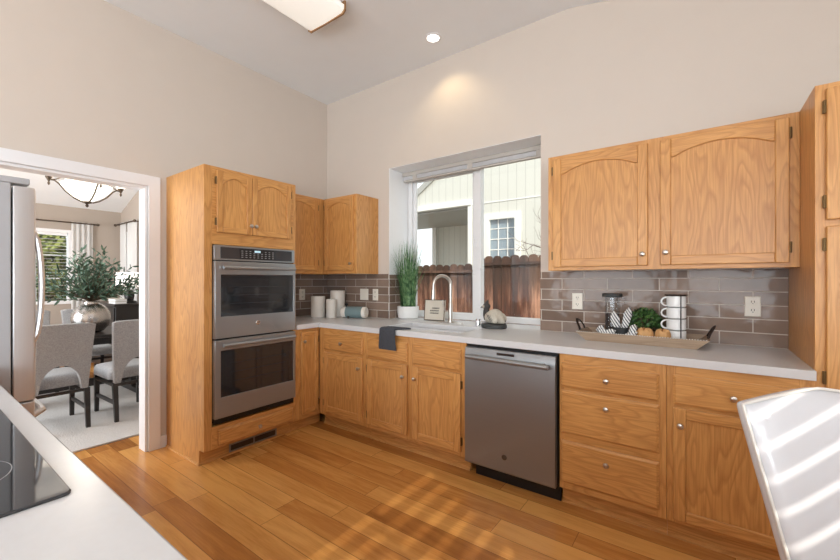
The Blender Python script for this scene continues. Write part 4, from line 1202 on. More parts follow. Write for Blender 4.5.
# ================================================================== tray and its contents
tz = ZT
TX0, TX1, TY0, TY1 = 2.835, 3.405, -0.325, -0.075     # foot print
tr = thing('serving_tray', 'long weathered wooden tray with dark iron loop handles on the right worktop', 'tray', ((TX0+TX1)/2, -0.2, tz))
b = MB(); b.m(M['traywood'])
o0, o1 = 0.058, 0.022
zr = tz+0.055
def trect(kx, ky, z): return [(TX0-kx, TY0-ky, z), (TX1+kx, TY0-ky, z), (TX1+kx, TY1+ky, z), (TX0-kx, TY1+ky, z)]
b.loft([trect(0, 0, tz+0.0005), trect(o0, o1, zr), trect(o0-0.012, o1-0.012, zr), trect(-0.008, -0.008, tz+0.010)])
b.build('tray_body', None, tr, angle=20)
b = MB(); b.m(M['ivory'])
k = TX0-o0+0.006
while k < TX1+o0-0.012:
    b.box((k, TY0-o1-0.001, zr+0.0002), (k+0.006, TY0-o1+0.009, zr+0.003)); k += 0.0125
b.build('notched_edge', None, tr)
for sx, xx in ((-1, TX0-o0+0.02), (1, TX1+o0-0.02)):
    b = MB(); b.m(M['iron'])
    pts = []
    for i in range(13):
        a = PI*i/12
        pts.append((xx+sx*(0.012+0.030*math.sin(a)), -0.2-0.062*math.cos(a), zr+0.002+0.062*math.sin(a)**0.8))
    b.tube(pts, 0.011, 8, flat=0.45)
    b.build('handle', None, tr)
zi = tz+0.0108     # tray floor
ZI = zi+0.0004
ja = thing('glass_jar', 'glass jar of ground coffee with a flat black lid on the tray', 'jar', (2.955, -0.14, ZI))
MB().lathe([(0.040, 0.0), (0.044, 0.004), (0.044, 0.256), (0.040, 0.26), (0.0385, 0.26), (0.0415, 0.255), (0.0415, 0.005), (0.0, 0.003)], (2.955, -0.14, ZI), 28).build('glass_wall', M['jar'], ja)
MB().lathe([(0.040, 0.0055), (0.0408, 0.007), (0.0408, 0.150), (0.0, 0.154)], (2.955, -0.14, ZI), 24).build('ground_coffee', M['coffee'], ja)
MB().lathe([(0.058, 0.2605), (0.060, 0.264), (0.060, 0.279), (0.056, 0.283), (0.0, 0.284)], (2.955, -0.14, ZI), 28).build('lid', M['slate'], ja)

# striped napkins rising out of a dark ring/bowl
bw = thing('dark_bowl', 'small dark bowl on the tray holding the striped napkin', 'bowl', (3.02, -0.235, ZI))
MB().lathe([(0.026, 0.0), (0.032, 0.003), (0.046, 0.045), (0.052, 0.078), (0.048, 0.078), (0.042, 0.046), (0.026, 0.008), (0.0, 0.007)], (3.02, -0.235, ZI), 26).build('bowl', M['slate'], bw)
bpy.data.objects['bowl'].name = 'bowl_wall'
def cloth_fan(name, label, pieces, group=None):
    b = MB(); b.m(M['stripes'])
    for (p, tip, w0, w1, curl) in pieces:
        p = Vector(p); tip = Vector(tip); d = tip-p; n = 8; rows = []
        side = d.cross(Vector((0.25, -1, 0.1))).normalized()
        nrm = side.cross(d).normalized()
        for i in range(n+1):
            s = i/n
            wdt = w0+(w1-w0)*s
            wdt *= 1 if s < 0.75 else max(0.12, 1-((s-0.75)/0.25)**1.4*0.9)
            c = p+d*s+nrm*curl*math.sin(PI*s)
            ring = []
            for k in range(10):
                a = 2*PI*k/10
                ring.append(tuple(c+side*wdt*math.cos(a)+nrm*(0.010+0.004*math.sin(3*a+s*4))*math.sin(a)))
            rows.append(ring)
        b.loft(rows)
    o = b.build(name, None, angle=70); return tag(o, label, 'napkin', group)
zb_ = ZI+0.0125
cloth_fan('striped_napkin', 'black and white striped napkin standing in two points out of the dark bowl', [
    ((3.008, -0.238, zb_+0.012), (2.978, -0.240, ZI+0.175), 0.018, 0.028, 0.004), ((3.030, -0.240, zb_+0.012), (3.070, -0.242, ZI+0.205), 0.016, 0.026, -0.004)])
cloth_fan('striped_napkin', 'crumpled striped napkin lying in front of the coffee jar', [
    ((2.915, -0.287, zi+0.022), (3.000, -0.296, zi+0.060), 0.018, 0.024, 0.006), ((2.900, -0.285, zi+0.060), (2.985, -0.302, zi+0.030), 0.016, 0.020, 0.004), ((2.895, -0.28, zi+0.05), (2.93, -0.30, zi+0.085), 0.014, 0.018, 0.004)])
cloth_fan('striped_napkin', 'crumpled striped napkin lying between the dark bowl and the pastries', [
    ((3.045, -0.300, zi+0.022), (3.118, -0.304, zi+0.060), 0.016, 0.02, 0.004), ((3.075, -0.296, zi+0.03), (3.105, -0.298, zi+0.105), 0.015, 0.022, 0.004)])

# leafy little plant
lp = thing('potted_boxwood', 'small bushy green plant in the middle of the tray', 'plant', (3.135, -0.155, ZI))
MB().lathe([(0.034, 0.0), (0.040, 0.004), (0.046, 0.06), (0.042, 0.06), (0.036, 0.05), (0, 0.05)], (3.135, -0.155, ZI), 22).build('pot', M['slate'], lp)
rnd = random.Random(9)
b = MB()
for k in range(820):
    a = rnd.uniform(0, 2*PI); ph = math.acos(rnd.uniform(-0.55, 1)); R_ = rnd.uniform(0.6, 1.0)
    c = Vector((3.135+0.105*R_*math.sin(ph)*math.cos(a), -0.128+0.062*R_*math.sin(ph)*math.sin(a), ZI+0.11+0.085*R_*math.cos(ph)))
    if c.z < ZI+0.045: continue
    if c.y > -0.012 : continue
    nrm = Vector((rnd.gauss(0, 1), rnd.gauss(0, 1), rnd.gauss(0.6, 1))).normalized(); t = nrm.orthogonal().normalized(); s = nrm.cross(t)
    q = rnd.uniform(0.009, 0.016)
    b.poly([c-t*q, c+s*q*0.55, c+t*q, c-s*q*0.55])
b.build('leaves', M['boxwood'], lp)
b = MB(); b.m(M['stem'])
for k in range(7):
    a = 2*PI*k/7; b.tube([(3.135, -0.155, ZI+0.051), (3.135+0.05*math.cos(a), -0.155+0.04*math.sin(a), ZI+0.14)], 0.0018, 5)
b.build('stems', None, lp)

# pastries
def pastry(label, x, y, r, z0, tilt, seed):
    t = thing('pastry', label, 'pastry', (x, y, z0), seed*0.7, 'pastries on the tray')
    b = MB(); b.m(M['bread']); n = 24
    rings = []
    for q, (rr_, z) in enumerate(((0.55, 0.0), (0.9, 0.006), (1.0, 0.028), (0.95, 0.050), (0.74, 0.067), (0.42, 0.073), (0.15, 0.070))):
        rings.append([(r*rr_*(1+0.05*math.sin(5*2*PI*i/n+seed+q))*math.cos(2*PI*i/n), r*rr_*(1+0.05*math.sin(4*2*PI*i/n+seed))*math.sin(2*PI*i/n), z*(1.15 if i % 4 < 2 else 1)) for i in range(n)])
    b.X = Matrix.Rotation(tilt, 4, 'Y'); b.loft(rings); bd_ = b.build('crust', None, t, local=True)
    b = MB(); b.m(M['bakedtop']); b.X = Matrix.Rotation(tilt, 4, 'Y'); b.ball((0.0, -0.006, 0.0735), r*0.28, r*0.2, 0.006, 12, 6); b.build('topping', None, t, local=True)
pastry('left of the two golden pastries on the tray, beside the napkins', 3.152, -0.258, 0.049, ZI+0.0005, 0.0, 1)
pastry('right of the two golden pastries on the tray, beside the white mugs', 3.243, -0.258, 0.041, ZI+0.0005, 0.0, 3)

# mugs stacked in a slim wire rack
rk = thing('mug_rack', 'slim dark metal rack holding the stack of white mugs on the tray', 'rack', (3.305, -0.175, ZI))
mx, my, mr = 3.305, -0.175, 0.050
b = MB(); b.m(M['iron'])
b.lathe([(0.060, 0.0), (0.060, 0.005), (0.0, 0.005)], (mx, my, ZI), 24)
rkb = b.build('base_plate', None, rk)
b = MB(); b.m(M['iron']); b.lathe([(0.057, 0.277), (0.058, 0.283), (0.0, 0.283)], (mx, my, ZI), 24); b.build('top_plate', None, rk)
for a in (-1.1, 1.2, 2.6):
    b = MB(); b.m(M['iron']); b.cyl((mx+0.055*math.cos(a), my+0.055*math.sin(a), ZI+0.0052), (mx+0.055*math.cos(a), my+0.055*math.sin(a), ZI+0.2768), 0.003, 6); b.build('upright', None, rk)
def mug(k, label):
    z = ZI+0.0055+k*0.0675
    t = thing('white_mug', label, 'mug', (mx, my, z), 0, 'white mugs stacked on the tray')
    MB().m(M['mug']).lathe([(0.036, 0.0), (0.043, 0.002), (mr, 0.008), (mr, 0.066), (0.0445, 0.0665), (0.0442, 0.01), (0, 0.006)], (mx, my, z), 26).build('cup', None, t)
    b = MB(); b.m(M['mug']); pts = []
    hd_ = Vector((-0.93, -0.37, 0)).normalized()
    for i in range(13):
        a = -PI/2+PI*i/12
        pts.append(Vector((mx, my, z+0.035))+hd_*(mr-0.001+0.029*math.cos(a))+Vector((0, 0, 0.025*math.sin(a))))
    b.tube(pts, 0.005, 8); b.build('handle', None, t)
for k, l in enumerate(('bottom white mug of the stack on the tray', 'second white mug from the bottom of the stack', 'third white mug from the bottom of the stack', 'top white mug of the stack, under the dark plate')): mug(k, l)

# ================================================================== white chair at the right
wc = thing('upholstered_chair', 'white leatherette chair with sun streaks across its back in the right foreground', 'chair', (3.778, -1.505, 0), math.atan2(-0.6, -0.8))
def chair_back():
    b = MB(); b.m(M['leather'])
    S, TT = 26, 22
    z0 = 0.40
    half = lambda z: 0.176+0.050*max(0, (z-z0)/0.6)
    ztop = lambda s: 0.966+0.040*max(0, 1-abs(s)**1.25)
    rec = lambda z: -0.14*max(-0.3, (z-0.48)/0.5)
    def P(s, t, side):
        z = z0+t*(ztop(s)-z0)
        x = s*half(z)
        edge = (1-abs(s)**10)*(1-max(0, 2*t-1)**14)
        y = rec(z) + (0.022*edge if side else -0.034-0.012*edge)
        return (x, y, z)
    V = {}
    for side in (0, 1):
        for i in range(S+1):
            for j in range(TT+1): V[side, i, j] = b._v(P(-1+2*i/S, j/TT, side))
    for side in (0, 1):
        for i in range(S):
            for j in range(TT): b.face([V[side,i,j], V[side,i+1,j], V[side,i+1,j+1], V[side,i,j+1]])
    for i in range(S):
        for j in (0, TT): b.face([V[0,i,j], V[0,i+1,j], V[1,i+1,j], V[1,i,j]])
    for j in range(TT):
        for i in (0, S): b.face([V[0,i,j], V[0,i,j+1], V[1,i,j+1], V[1,i,j]])
    o = b.build('backrest', None, wc, local=True, angle=180)
    md = o.modifiers.new('smooth', 'SUBSURF'); md.levels = 1; md.render_levels = 1
    b = MB(); b.m(M['ivory'])
    pts = [P(-1, j/TT, 1) for j in range(TT+1)] + [P(-1+2*i/S, 1, 1) for i in range(1, S)] + [P(1, 1-j/TT, 1) for j in range(TT+1)]
    b.tube([(x, y+0.001, z) for x, y, z in pts], 0.0042, 8); b.build('piping', None, o, local=True)
chair_back()
b = MB(); b.m(M['leather'])
rings = []
for z, k in ((0.385, 0.012), (0.395, 0.0), (0.455, 0.0), (0.478, 0.012), (0.485, 0.04)): rings.append([(p[0], p[1], z) for p in rr(-0.215+k, 0.215-k, 0.03+k, 0.49-k, 0.04, 0)])
b.loft(rings); b.build('seat', None, wc, local=True, angle=60)
for sx in (-1, 1):
    b = MB(); b.m(M['oakend']); b.loft([[(sx*0.19+k*0.022*a, 0.45+m*0.022*a, z) for k, m in ((-1,-1),(1,-1),(1,1),(-1,1))] for z, a in ((0.0, 0.7), (0.384, 1))]); b.build('leg', None, wc, local=True)
    b = MB(); b.m(M['oakend']); b.loft([[(sx*0.165+k*0.02*a, y+m*0.022*a, z) for k, m in ((-1,-1),(1,-1),(1,1),(-1,1))] for z, a, y in ((0.0, 0.7, -0.05), (0.384, 1, 0.055))]); b.build('leg', None, wc, local=True)

# ================================================================== dining room
o = MB().box((-2.9, -3.2, 0.0005), (-0.42, -0.80, 0.014)).build('area_rug', M['rug'], bevel=0.004)
tag(o, 'pale shaggy rug under the dining table', 'rug')
RZ = 0.0145

def make_dining_chair(label):
    t = thing('dining_chair', label, 'chair', (0, 0, RZ), 0, 'grey dining chairs around the table')
    # back with an arched cut-out at its foot
    b = MB(); b.m(M['fabric'])
    zt_, zb_ = 0.925, 0.345
    n = 16
    hw = lambda z: 0.185+0.035*(z-zb_)/(zt_-zb_)
    out = [(-hw(zb_), zb_), (-hw(zt_), zt_), (hw(zt_), zt_), (hw(zb_), zb_)]
    def yy(z): return -0.085*((z-zb_)/(zt_-zb_))**1.3
    xs = [i/24*2-1 for i in range(25)]
    V = {}
    rows = 14
    arch = lambda s: zb_+0.225*math.sqrt(max(0, 1-(s/0.72)**2)) if abs(s) < 0.72 else zb_
    for side in (0, 1):
        for i, s in enumerate(xs):
            for j in range(rows+1):
                z = arch(s)+(zt_-0.012*max(0, abs(s)-0.8)*5-arch(s))*j/rows
                pf = 0.010*(1-abs(s)**5)
                V[side, i, j] = b._v((s*hw(z), yy(z)+(0.0+pf if side else -0.055-pf*0.4), z))
    for side in (0, 1):
        for i in range(24):
            for j in range(rows): b.face([V[side,i,j], V[side,i+1,j], V[side,i+1,j+1], V[side,i,j+1]])
    for i in range(24):
        for j in (0, rows): b.face([V[0,i,j], V[0,i+1,j], V[1,i+1,j], V[1,i,j]])
    for j in range(rows):
        for i in (0, 24): b.face([V[0,i,j], V[0,i,j+1], V[1,i,j+1], V[1,i,j]])
    b.build('backrest', None, t, local=True, bevel=0.008)
    b = MB(); b.m(M['fabric'])
    b.loft([[(p[0], p[1], z) for p in rr(-0.205+k, 0.205-k, 0.015+k, 0.47-k, 0.05, 0)] for z, k in ((0.372, 0.0), (0.43, 0.0), (0.462, 0.012), (0.475, 0.05))]); b.build('seat', None, t, local=True, angle=60)
    b = MB(); b.m(M['darkwood'])
    b.grid_slab([-0.195, -0.17, 0.17, 0.195], [-0.05, -0.025, 0.43, 0.455], lambda u, v: not (abs(u) < 0.17 and -0.025 < v < 0.43), 0.318, 0.344)
    b.build('seat_frame', None, t, local=True)
    sq = ((-1,-1),(1,-1),(1,1),(-1,1))
    for sx in (-1, 1):
        b = MB(); b.m(M['darkwood']); b.loft([[(sx*0.178+k*0.019*a, y+m*0.019*a, z) for k, m in sq] for z, a, y in ((0.0, 0.8, -0.075), (0.343, 1.05, -0.03))]); b.build('leg', None, t, local=True)
        b = MB(); b.m(M['darkwood']); b.loft([[(sx*0.178+k*0.019*a, y+m*0.019*a, z) for k, m in sq] for z, a, y in ((0.0, 0.8, 0.445), (0.37, 1.05, 0.435))]); b.build('leg', None, t, local=True)
        MB().m(M['darkwood']).box((sx*0.178-0.009, -0.045, 0.15), (sx*0.178+0.009, 0.43, 0.18)).build('stretcher', None, t, local=True)
    return t
ch0 = make_dining_chair('grey tweed dining chair nearest the refrigerator, its back toward the kitchen')
ch0.location = (-1.03, -2.06, RZ); ch0.rotation_euler = (0, 0, PI/2)
for x, y, rz, lab in ((-0.985, -1.515, PI/2+0.03, 'grey tweed dining chair beside the door casing, its back toward the kitchen'),
                      (-3.05, -1.95, -PI/2, 'grey dining chair across the table, half hidden left of the pewter vase'),
                      (-3.05, -1.41, -PI/2, 'grey dining chair across the table, half hidden right of the pewter vase')):
    c = copy_tree(ch0); c.location = (x, y, RZ); c.rotation_euler = (0, 0, rz); c['label'] = lab

dt = thing('dining_table', 'dark wood trestle dining table under the pewter vase', 'table', (-2.1, -1.65, RZ))
MB().m(M['darkwood']).box((-2.5, -2.60, 0.712), (-1.58, -0.90, 0.745)).build('tabletop', None, dt, bevel=0.005)
MB().m(M['darkwood']).box((-2.40, -2.45, 0.63), (-1.72, -1.05, 0.7115)).build('apron', None, dt, bevel=0.003)
for y in (-2.3, -1.2):
    b = MB(); b.m(M['darkwood']); b.box((-2.17, y-0.05, RZ+0.0605), (-1.97, y+0.05, 0.6295)); b.build('pedestal', None, dt, bevel=0.004)
    b = MB(); b.m(M['darkwood']); b.box((-2.42, y-0.045, RZ), (-1.72, y+0.045, RZ+0.06)); b.build('foot', None, dt, bevel=0.004)
MB().m(M['darkwood']).box((-2.10, -2.2495, 0.14), (-2.04, -1.2505, 0.22)).build('stretcher', None, dt, bevel=0.003)

TTZ = 0.7455
vs_ = thing('pewter_vase', 'round hammered pewter vase on the dining table', 'vase', (-1.93, -1.625, TTZ))
b = MB(); b.m(M['vase'])
b.lathe([(0.075, 0.0), (0.105, 0.015), (0.150, 0.07), (0.172, 0.145), (0.165, 0.205), (0.135, 0.262), (0.095, 0.297), (0.068, 0.312), (0.066, 0.330), (0.073, 0.340), (0.066, 0.340), (0.058, 0.325), (0.06, 0.30), (0.0, 0.29)], (-1.93, -1.625, TTZ), 40); b.build('vase_body', None, vs_)

fb = thing('olive_branches', 'big spray of green olive branches in the pewter vase', 'plant', (-1.93, -1.625, TTZ+0.31))
stb, lfb = MB(), MB()
stb.m(M['stem']); lfb.m(M['olive'])
rnd = random.Random(21)
base = Vector((-1.93, -1.625, TTZ+0.335))
for k in range(74):
    a = rnd.uniform(0, 2*PI); el = rnd.uniform(0.05, 1.0)
    if k < 10: a = rnd.choice((-1, 1))*PI/2+rnd.uniform(-0.5, 0.5); el = rnd.uniform(0.7, 1.15)
    d = Vector((math.cos(a)*math.sin(el*1.25), math.sin(a)*math.sin(el*1.25), math.cos(el*1.25)))
    Ln = rnd.uniform(0.34, 0.60)*(1.0-0.12*(el < 0.35))
    pts = []
    side = d.cross(Vector((0, 0, 1))); side = side.normalized() if side.length > 0.01 else Vector((1, 0, 0))
    bend = rnd.uniform(-0.06, 0.06)
    for i in range(8):
        s = i/7
        p = base+Vector((0.03*math.cos(a), 0.03*math.sin(a), 0))*min(1, s*3)+d*Ln*s+side*bend*s*s+Vector((0, 0, -0.09*el*s*s+0.05*s))
        pts.append(p)
    stb.tube(pts, lambda s: 0.003*(1-s)+0.0009, 5)
    nl = 19
    for q in range(3, nl+1):
        s = q/nl; f_ = s*7; i = min(6, int(f_)); p = pts[i].lerp(pts[i+1], f_-i); t = (pts[i+1]-pts[i]).normalized()
        ang = q*2.4+k
        o1 = t.orthogonal().normalized(); o2 = t.cross(o1)
        ld = (t*rnd.uniform(0.5, 1.0)+(o1*math.cos(ang)+o2*math.sin(ang))*0.9+Vector((0, 0, rnd.uniform(-0.15, 0.25)))).normalized()
        ll = rnd.uniform(0.05, 0.088); wd = ll*0.11+0.002
        sd_ = ld.cross(Vector((rnd.gauss(0, 1), rnd.gauss(0, 1), rnd.gauss(0, 1)))).normalized()
        nn = sd_.cross(ld)
        m1 = p+ld*ll*0.3+nn*0.003; m2 = p+ld*ll*0.7+nn*0.002
        lfb.poly([p, m1-sd_*wd, m2-sd_*wd*0.85, p+ld*ll, m2+sd_*wd*0.85, m1+sd_*wd])
stb.build('branches', None, fb); lfb.build('leaves', None, fb)

# chandelier
cx, cy = -2.1, -1.62
cl = thing('chandelier', 'bronze chandelier with glowing alabaster bowl above the dining table', 'chandelier', (cx, cy, 3.24))
b = MB(); b.m(M['bronze']); b.lathe([(0.0, 0), (0.065, 0), (0.06, -0.02), (0.02, -0.035), (0.0, -0.035)], (cx, cy, 3.253), 20); b.build('canopy', None, cl)
b = MB(); b.m(M['bronze']); b.cyl((cx, cy, 2.44), (cx, cy, 3.218), 0.009, 8); b.build('rod', None, cl)
b = MB(); b.m(M['glow']); b.lathe([(0.004, 0.0), (0.06, 0.012), (0.145, 0.065), (0.207, 0.135), (0.226, 0.180), (0.220, 0.182), (0.200, 0.135), (0.138, 0.070), (0.055, 0.019), (0.004, 0.008)], (cx, cy, 2.185), 36); b.build('bowl_shade', None, cl)
b = MB(); b.m(M['bronze']); b.lathe([(0.0, -0.055), (0.008, -0.05), (0.017, -0.035), (0.008, -0.022), (0.02, -0.012), (0.045, -0.004), (0.048, 0.008), (0.02, 0.003), (0.0, 0.003)], (cx, cy, 2.175), 18); b.build('finial', None, cl)
for k in range(4):
    a = PI/2+0.12+k*PI/2
    CS = 1.13
    d = Vector((math.cos(a), math.sin(a), 0))
    c0 = Vector((cx, cy, 0))
    b = MB(); b.m(M['bronze'])
    b.tube([c0+d*r*CS+Vector((0, 0, z)) for r, z in ((0.045, 2.178), (0.10, 2.205), (0.165, 2.265), (0.213, 2.335), (0.245, 2.362), (0.285, 2.362))], 0.0075, 8)
    b.tube([c0+d*r*CS+Vector((0, 0, z)) for r, z in ((0.27, 2.362), (0.235, 2.375), (0.20, 2.40), (0.13, 2.42), (0.012, 2.46))], 0.006, 8)
    b.lathe([(0.0, -0.06), (0.007, -0.05), (0.012, -0.035), (0.006, -0.02), (0.014, 0.0), (0.03, 0.03), (0.028, 0.036), (0.0, 0.034)], c0+d*0.285*CS+Vector((0, 0, 2.358)), 14)
    arm = b.build('arm', None, cl)
    b = MB(); b.m(M['glow']); b.lathe([(0.024, 0.0), (0.042, 0.008), (0.062, 0.04), (0.082, 0.07), (0.078, 0.072), (0.056, 0.042), (0.034, 0.012), (0.0, 0.006)], c0+d*0.285*CS+Vector((0, 0, 2.396)), 20); b.build('cup_shade', None, arm)
pl = bpy.data.lights.new('chandelier_bulb', 'POINT'); pl.energy = 22; pl.color = (1.0, 0.9, 0.76); pl.shadow_soft_size = 0.12
po = bpy.data.objects.new('chandelier_bulb', pl); COL.objects.link(po); po.location = (cx, cy, 2.52)

# far dining window with wooden blind, curtains, rods
w3 = thing('window_3', 'dining room window', 'window', (DX, -2.0, 0.95)); struct(w3)
MB().m(M['white']).grid_slab([-2.749, -2.70, -1.30, -1.251], [0.951, 1.0, 2.03, 2.079], lambda u, v: not (-2.70 < u < -1.30 and 1.0 < v < 2.03), -0.10, 0.012, F_left(DX)).build('window_frame', None, w3)
b = MB(); b.m(M['white'])
for y in (-2.35, -2.0, -1.65): b.box((DX-0.075, y-0.010, 1.0), (DX-0.06, y+0.010, 2.03))
for z in (1.34, 1.69): b.box((DX-0.0752, -2.70, z-0.010), (DX-0.0598, -1.30, z+0.010))
b.build('muntins', None, w3)
MB().box((DX-0.055, -2.70, 1.0), (DX-0.051, -1.30, 2.03)).build('pane', M['pane'], w3)
bl2 = thing('window_blind', 'open white slat blind in the far dining room window', 'blind', (DX-0.02, -2.0, 2.0))
MB().m(M['white']).box((DX-0.045, -2.69, 1.99), (DX-0.003, -1.31, 2.028)).build('headrail', None, bl2)
b = MB(); b.m(M['white']); z = 1.03
while z < 1.98:
    b.prism([(-0.022, -0.0012), (0.022, 0.0012), (0.022, 0.0032), (-0.022, 0.0008)], -2.69, -1.31, lambda u, v, w, z=z: (DX-0.024+u, w, z+v)); z += 0.05
b.build('slats', None, bl2)
def curtain(label, f, u0, u1, z0, z1, w, group, folds):
    b = MB(); b.m(M['curtain']); n = folds*8
    rows = []
    for z, amp in ((z0, 1.0), ((z0+z1)/2, 0.9), (z1-0.05, 0.8), (z1, 0.75)):
        rows.append([b._v(f(u0+(u1-u0)*i/n, z, w+0.018*amp*math.sin(2*PI*i/8))) for i in range(n+1)])
    for r0, r1 in zip(rows, rows[1:]):
        for i in range(n): b.face([r0[i], r0[i+1], r1[i+1], r1[i]])
    o = b.build('curtain', None, angle=180)
    md = o.modifiers.new('cloth', 'SOLIDIFY'); md.thickness = 0.003
    return tag(o, label, 'curtain', group)
GC = 'white dining room curtains'
curtain('white sheer curtain right of the far dining window, behind the olive branches', F_left(DX), -1.27, -1.01, 0.03, 2.21, 0.04, GC, 4)
curtain('white grommet curtain in the dining room corner, left one of the pair by the lamp', F_back(DYR), -4.30, -4.08, 0.03, 2.25, 0.04, GC, 3)
curtain('white grommet curtain next to the door casing, right one of the pair by the lamp', F_back(DYR), -3.98, -3.62, 0.03, 2.25, 0.04, GC, 4)
def rod(label, p, q, br):
    t = thing('curtain_rod', label, 'curtain rod', p)
    b = MB(); b.m(M['bronze']); b.cyl(p, q, 0.011, 10); b.build('rod', None, t)
    for e_ in (p, q): MB().m(M['bronze']).ball(e_, 0.022, n=12, m=8).build('finial', None, t)
    for e_, r_ in br: MB().m(M['bronze']).cyl(e_, r_, 0.006, 6).build('bracket', None, t)
rod('dark curtain rod above the far dining window', (DX+0.095, -2.95, 2.19), (DX+0.095, -0.96, 2.19), [((DX+0.095, -0.985, 2.19), (DX+0.001, -0.985, 2.19)), ((DX+0.095, -2.9, 2.19), (DX+0.001, -2.9, 2.19))])
rod('dark curtain rod on the dining room side wall by the lamp', (-4.36, DYR-0.095, 2.215), (-3.52, DYR-0.095, 2.215), [((-4.33, DYR-0.095, 2.215), (-4.33, DYR-0.001, 2.215)), ((-3.57, DYR-0.095, 2.215), (-3.57, DYR-0.001, 2.215))])
w4 = thing('window_4', 'narrow dining side window', 'window', (-3.97, DYR, 1.0)); struct(w4)
MB().m(M['white']).grid_slab([-4.199, -4.15, -3.80, -3.751], [1.001, 1.05, 2.05, 2.099], lambda u, v: not (-4.15 < u < -3.80 and 1.05 < v < 2.05), -0.10, 0.012, F_back(DYR)).build('window_frame', None, w4)
MB().box((-4.15, DYR+0.05, 1.05), (-3.80, DYR+0.054, 2.05)).build('pane', M['pane'], w4)

sbd = thing('sideboard', 'black sideboard along the dining room side wall, under the lamp', 'sideboard', (-3.47, -0.93, 0))
MB().m(M['darkwood']).box((-4.0, -1.12, 0.08), (-2.95, -0.74, 0.955)).build('body', None, sbd, bevel=0.004)
MB().m(M['darkwood']).box((-4.02, -1.14, 0.9555), (-2.93, -0.72, 0.99)).build('top', None, sbd, bevel=0.004)
for y0_ in (-3.98, -3.47):
    d_ = MB().m(M['darkwood']).box((y0_, -1.139, 0.10), (y0_+0.50, -1.1205, 0.94)).build('door', None, sbd, bevel=0.003)
    MB().m(M['nickel']).ball((y0_+0.44 if y0_ < -3.7 else y0_+0.04, -1.150, 0.6), 0.011, n=10, m=6).build('knob', None, d_)
for x in (-3.95, -3.0):
    for y in (-1.08, -0.78): MB().m(M['darkwood']).box((x-0.02, y-0.02, 0), (x+0.02, y+0.02, 0.0795)).build('leg', None, sbd)
lm = thing('table_lamp', 'lamp with white drum shade and black base on the sideboard', 'lamp', (-3.2, -0.89, 0.9905))
b = MB(); b.m(M['black']); b.lathe([(0.085, 0.0), (0.085, 0.02), (0.05, 0.035), (0.062, 0.10), (0.05, 0.17), (0.014, 0.19), (0.012, 0.235), (0.0, 0.235)], (-3.2, -0.89, 0.9905), 20); b.build('base', None, lm)
b = MB(); b.m(M['shade']); b.lathe([(0.165, 0.0), (0.150, 0.21), (0.146, 0.21), (0.161, 0.0)], (-3.2, -0.89, 1.215), 30, cap=False)
b.bm.faces.ensure_lookup_table(); b.build('lamp_shade', None, lm)
for k, (x, lab) in enumerate(((-3.40, 'lower pale book of the pair lying on the black sideboard'), (-3.405, 'upper pale book of the pair lying on the black sideboard'))):
    t = thing('book', lab, 'book', (x+0.33, -1.062, 0.991+k*0.033), 0.03*k, 'books on the sideboard')
    MB().m(M['books']).grid_slab([-0.13, -0.124, 0.13], [0, 0.004, 0.028, 0.032], lambda u, v: u < -0.124 or v < 0.004 or v > 0.028, -0.068, 0.068, lambda u, v, w: (u, w, v)).build('cover', None, t, local=True)
    MB().m(M['white']).box((-0.1235, -0.064, 0.0045), (0.125, 0.064, 0.0275)).build('pages', None, t, local=True)

# ================================================================== outdoors
def leafbush(name, label, cx, cy, z0, rx, ry, rz, n, seed, mat, q0, q1, group=None):
    t = thing(name, label, 'shrub', (cx, cy, z0), 0, group)
    r = random.Random(seed); b = MB(); b.m(mat)
    for k in range(n):
        v = Vector((r.gauss(0, 1), r.gauss(0, 1), r.gauss(0, 1))).normalized()*r.uniform(0.55, 1)
        c = Vector((cx+v.x*rx, cy+v.y*ry, z0+rz+v.z*rz*0.98))
        nn = Vector((r.gauss(0, 1), r.gauss(0, 1), r.gauss(0.5, 1))).normalized(); tt = nn.orthogonal().normalized(); ss = nn.cross(tt); q = r.uniform(q0, q1)
        b.poly([c-tt*q, c+ss*q*0.6, c+tt*q, c-ss*q*0.6])
    b.build('leaves', None, t)
    b = MB(); b.m(M['stem'])
    for k in range(5):
        a = k*1.3; b.tube([(cx+0.05*math.cos(a), cy+0.05*math.sin(a), z0), (cx+rx*0.5*math.cos(a), cy+ry*0.5*math.sin(a), z0+rz*1.3)], 0.015, 6)
    b.build('stems', None, t)
o = MB().box((-14, -12, -0.32), (12, 14, -0.15)).build('ground', M['ground']); struct(o)
for k, (y, h, lab) in enumerate(((-2.35, 1.0, 'yellow green shrub outside the far dining window, nearer the refrigerator'), (-1.2, 1.1, 'yellow green shrub outside the far dining window, middle one'), (-0.05, 0.95, 'yellow green shrub outside the far dining window, behind the curtain'))):
    leafbush('shrub', lab, -6.2, y, -0.149, 0.6, 0.47, h*1.25, 3800, 30+k, M['hedge'], 0.05, 0.09, 'shrubs outside the dining window')

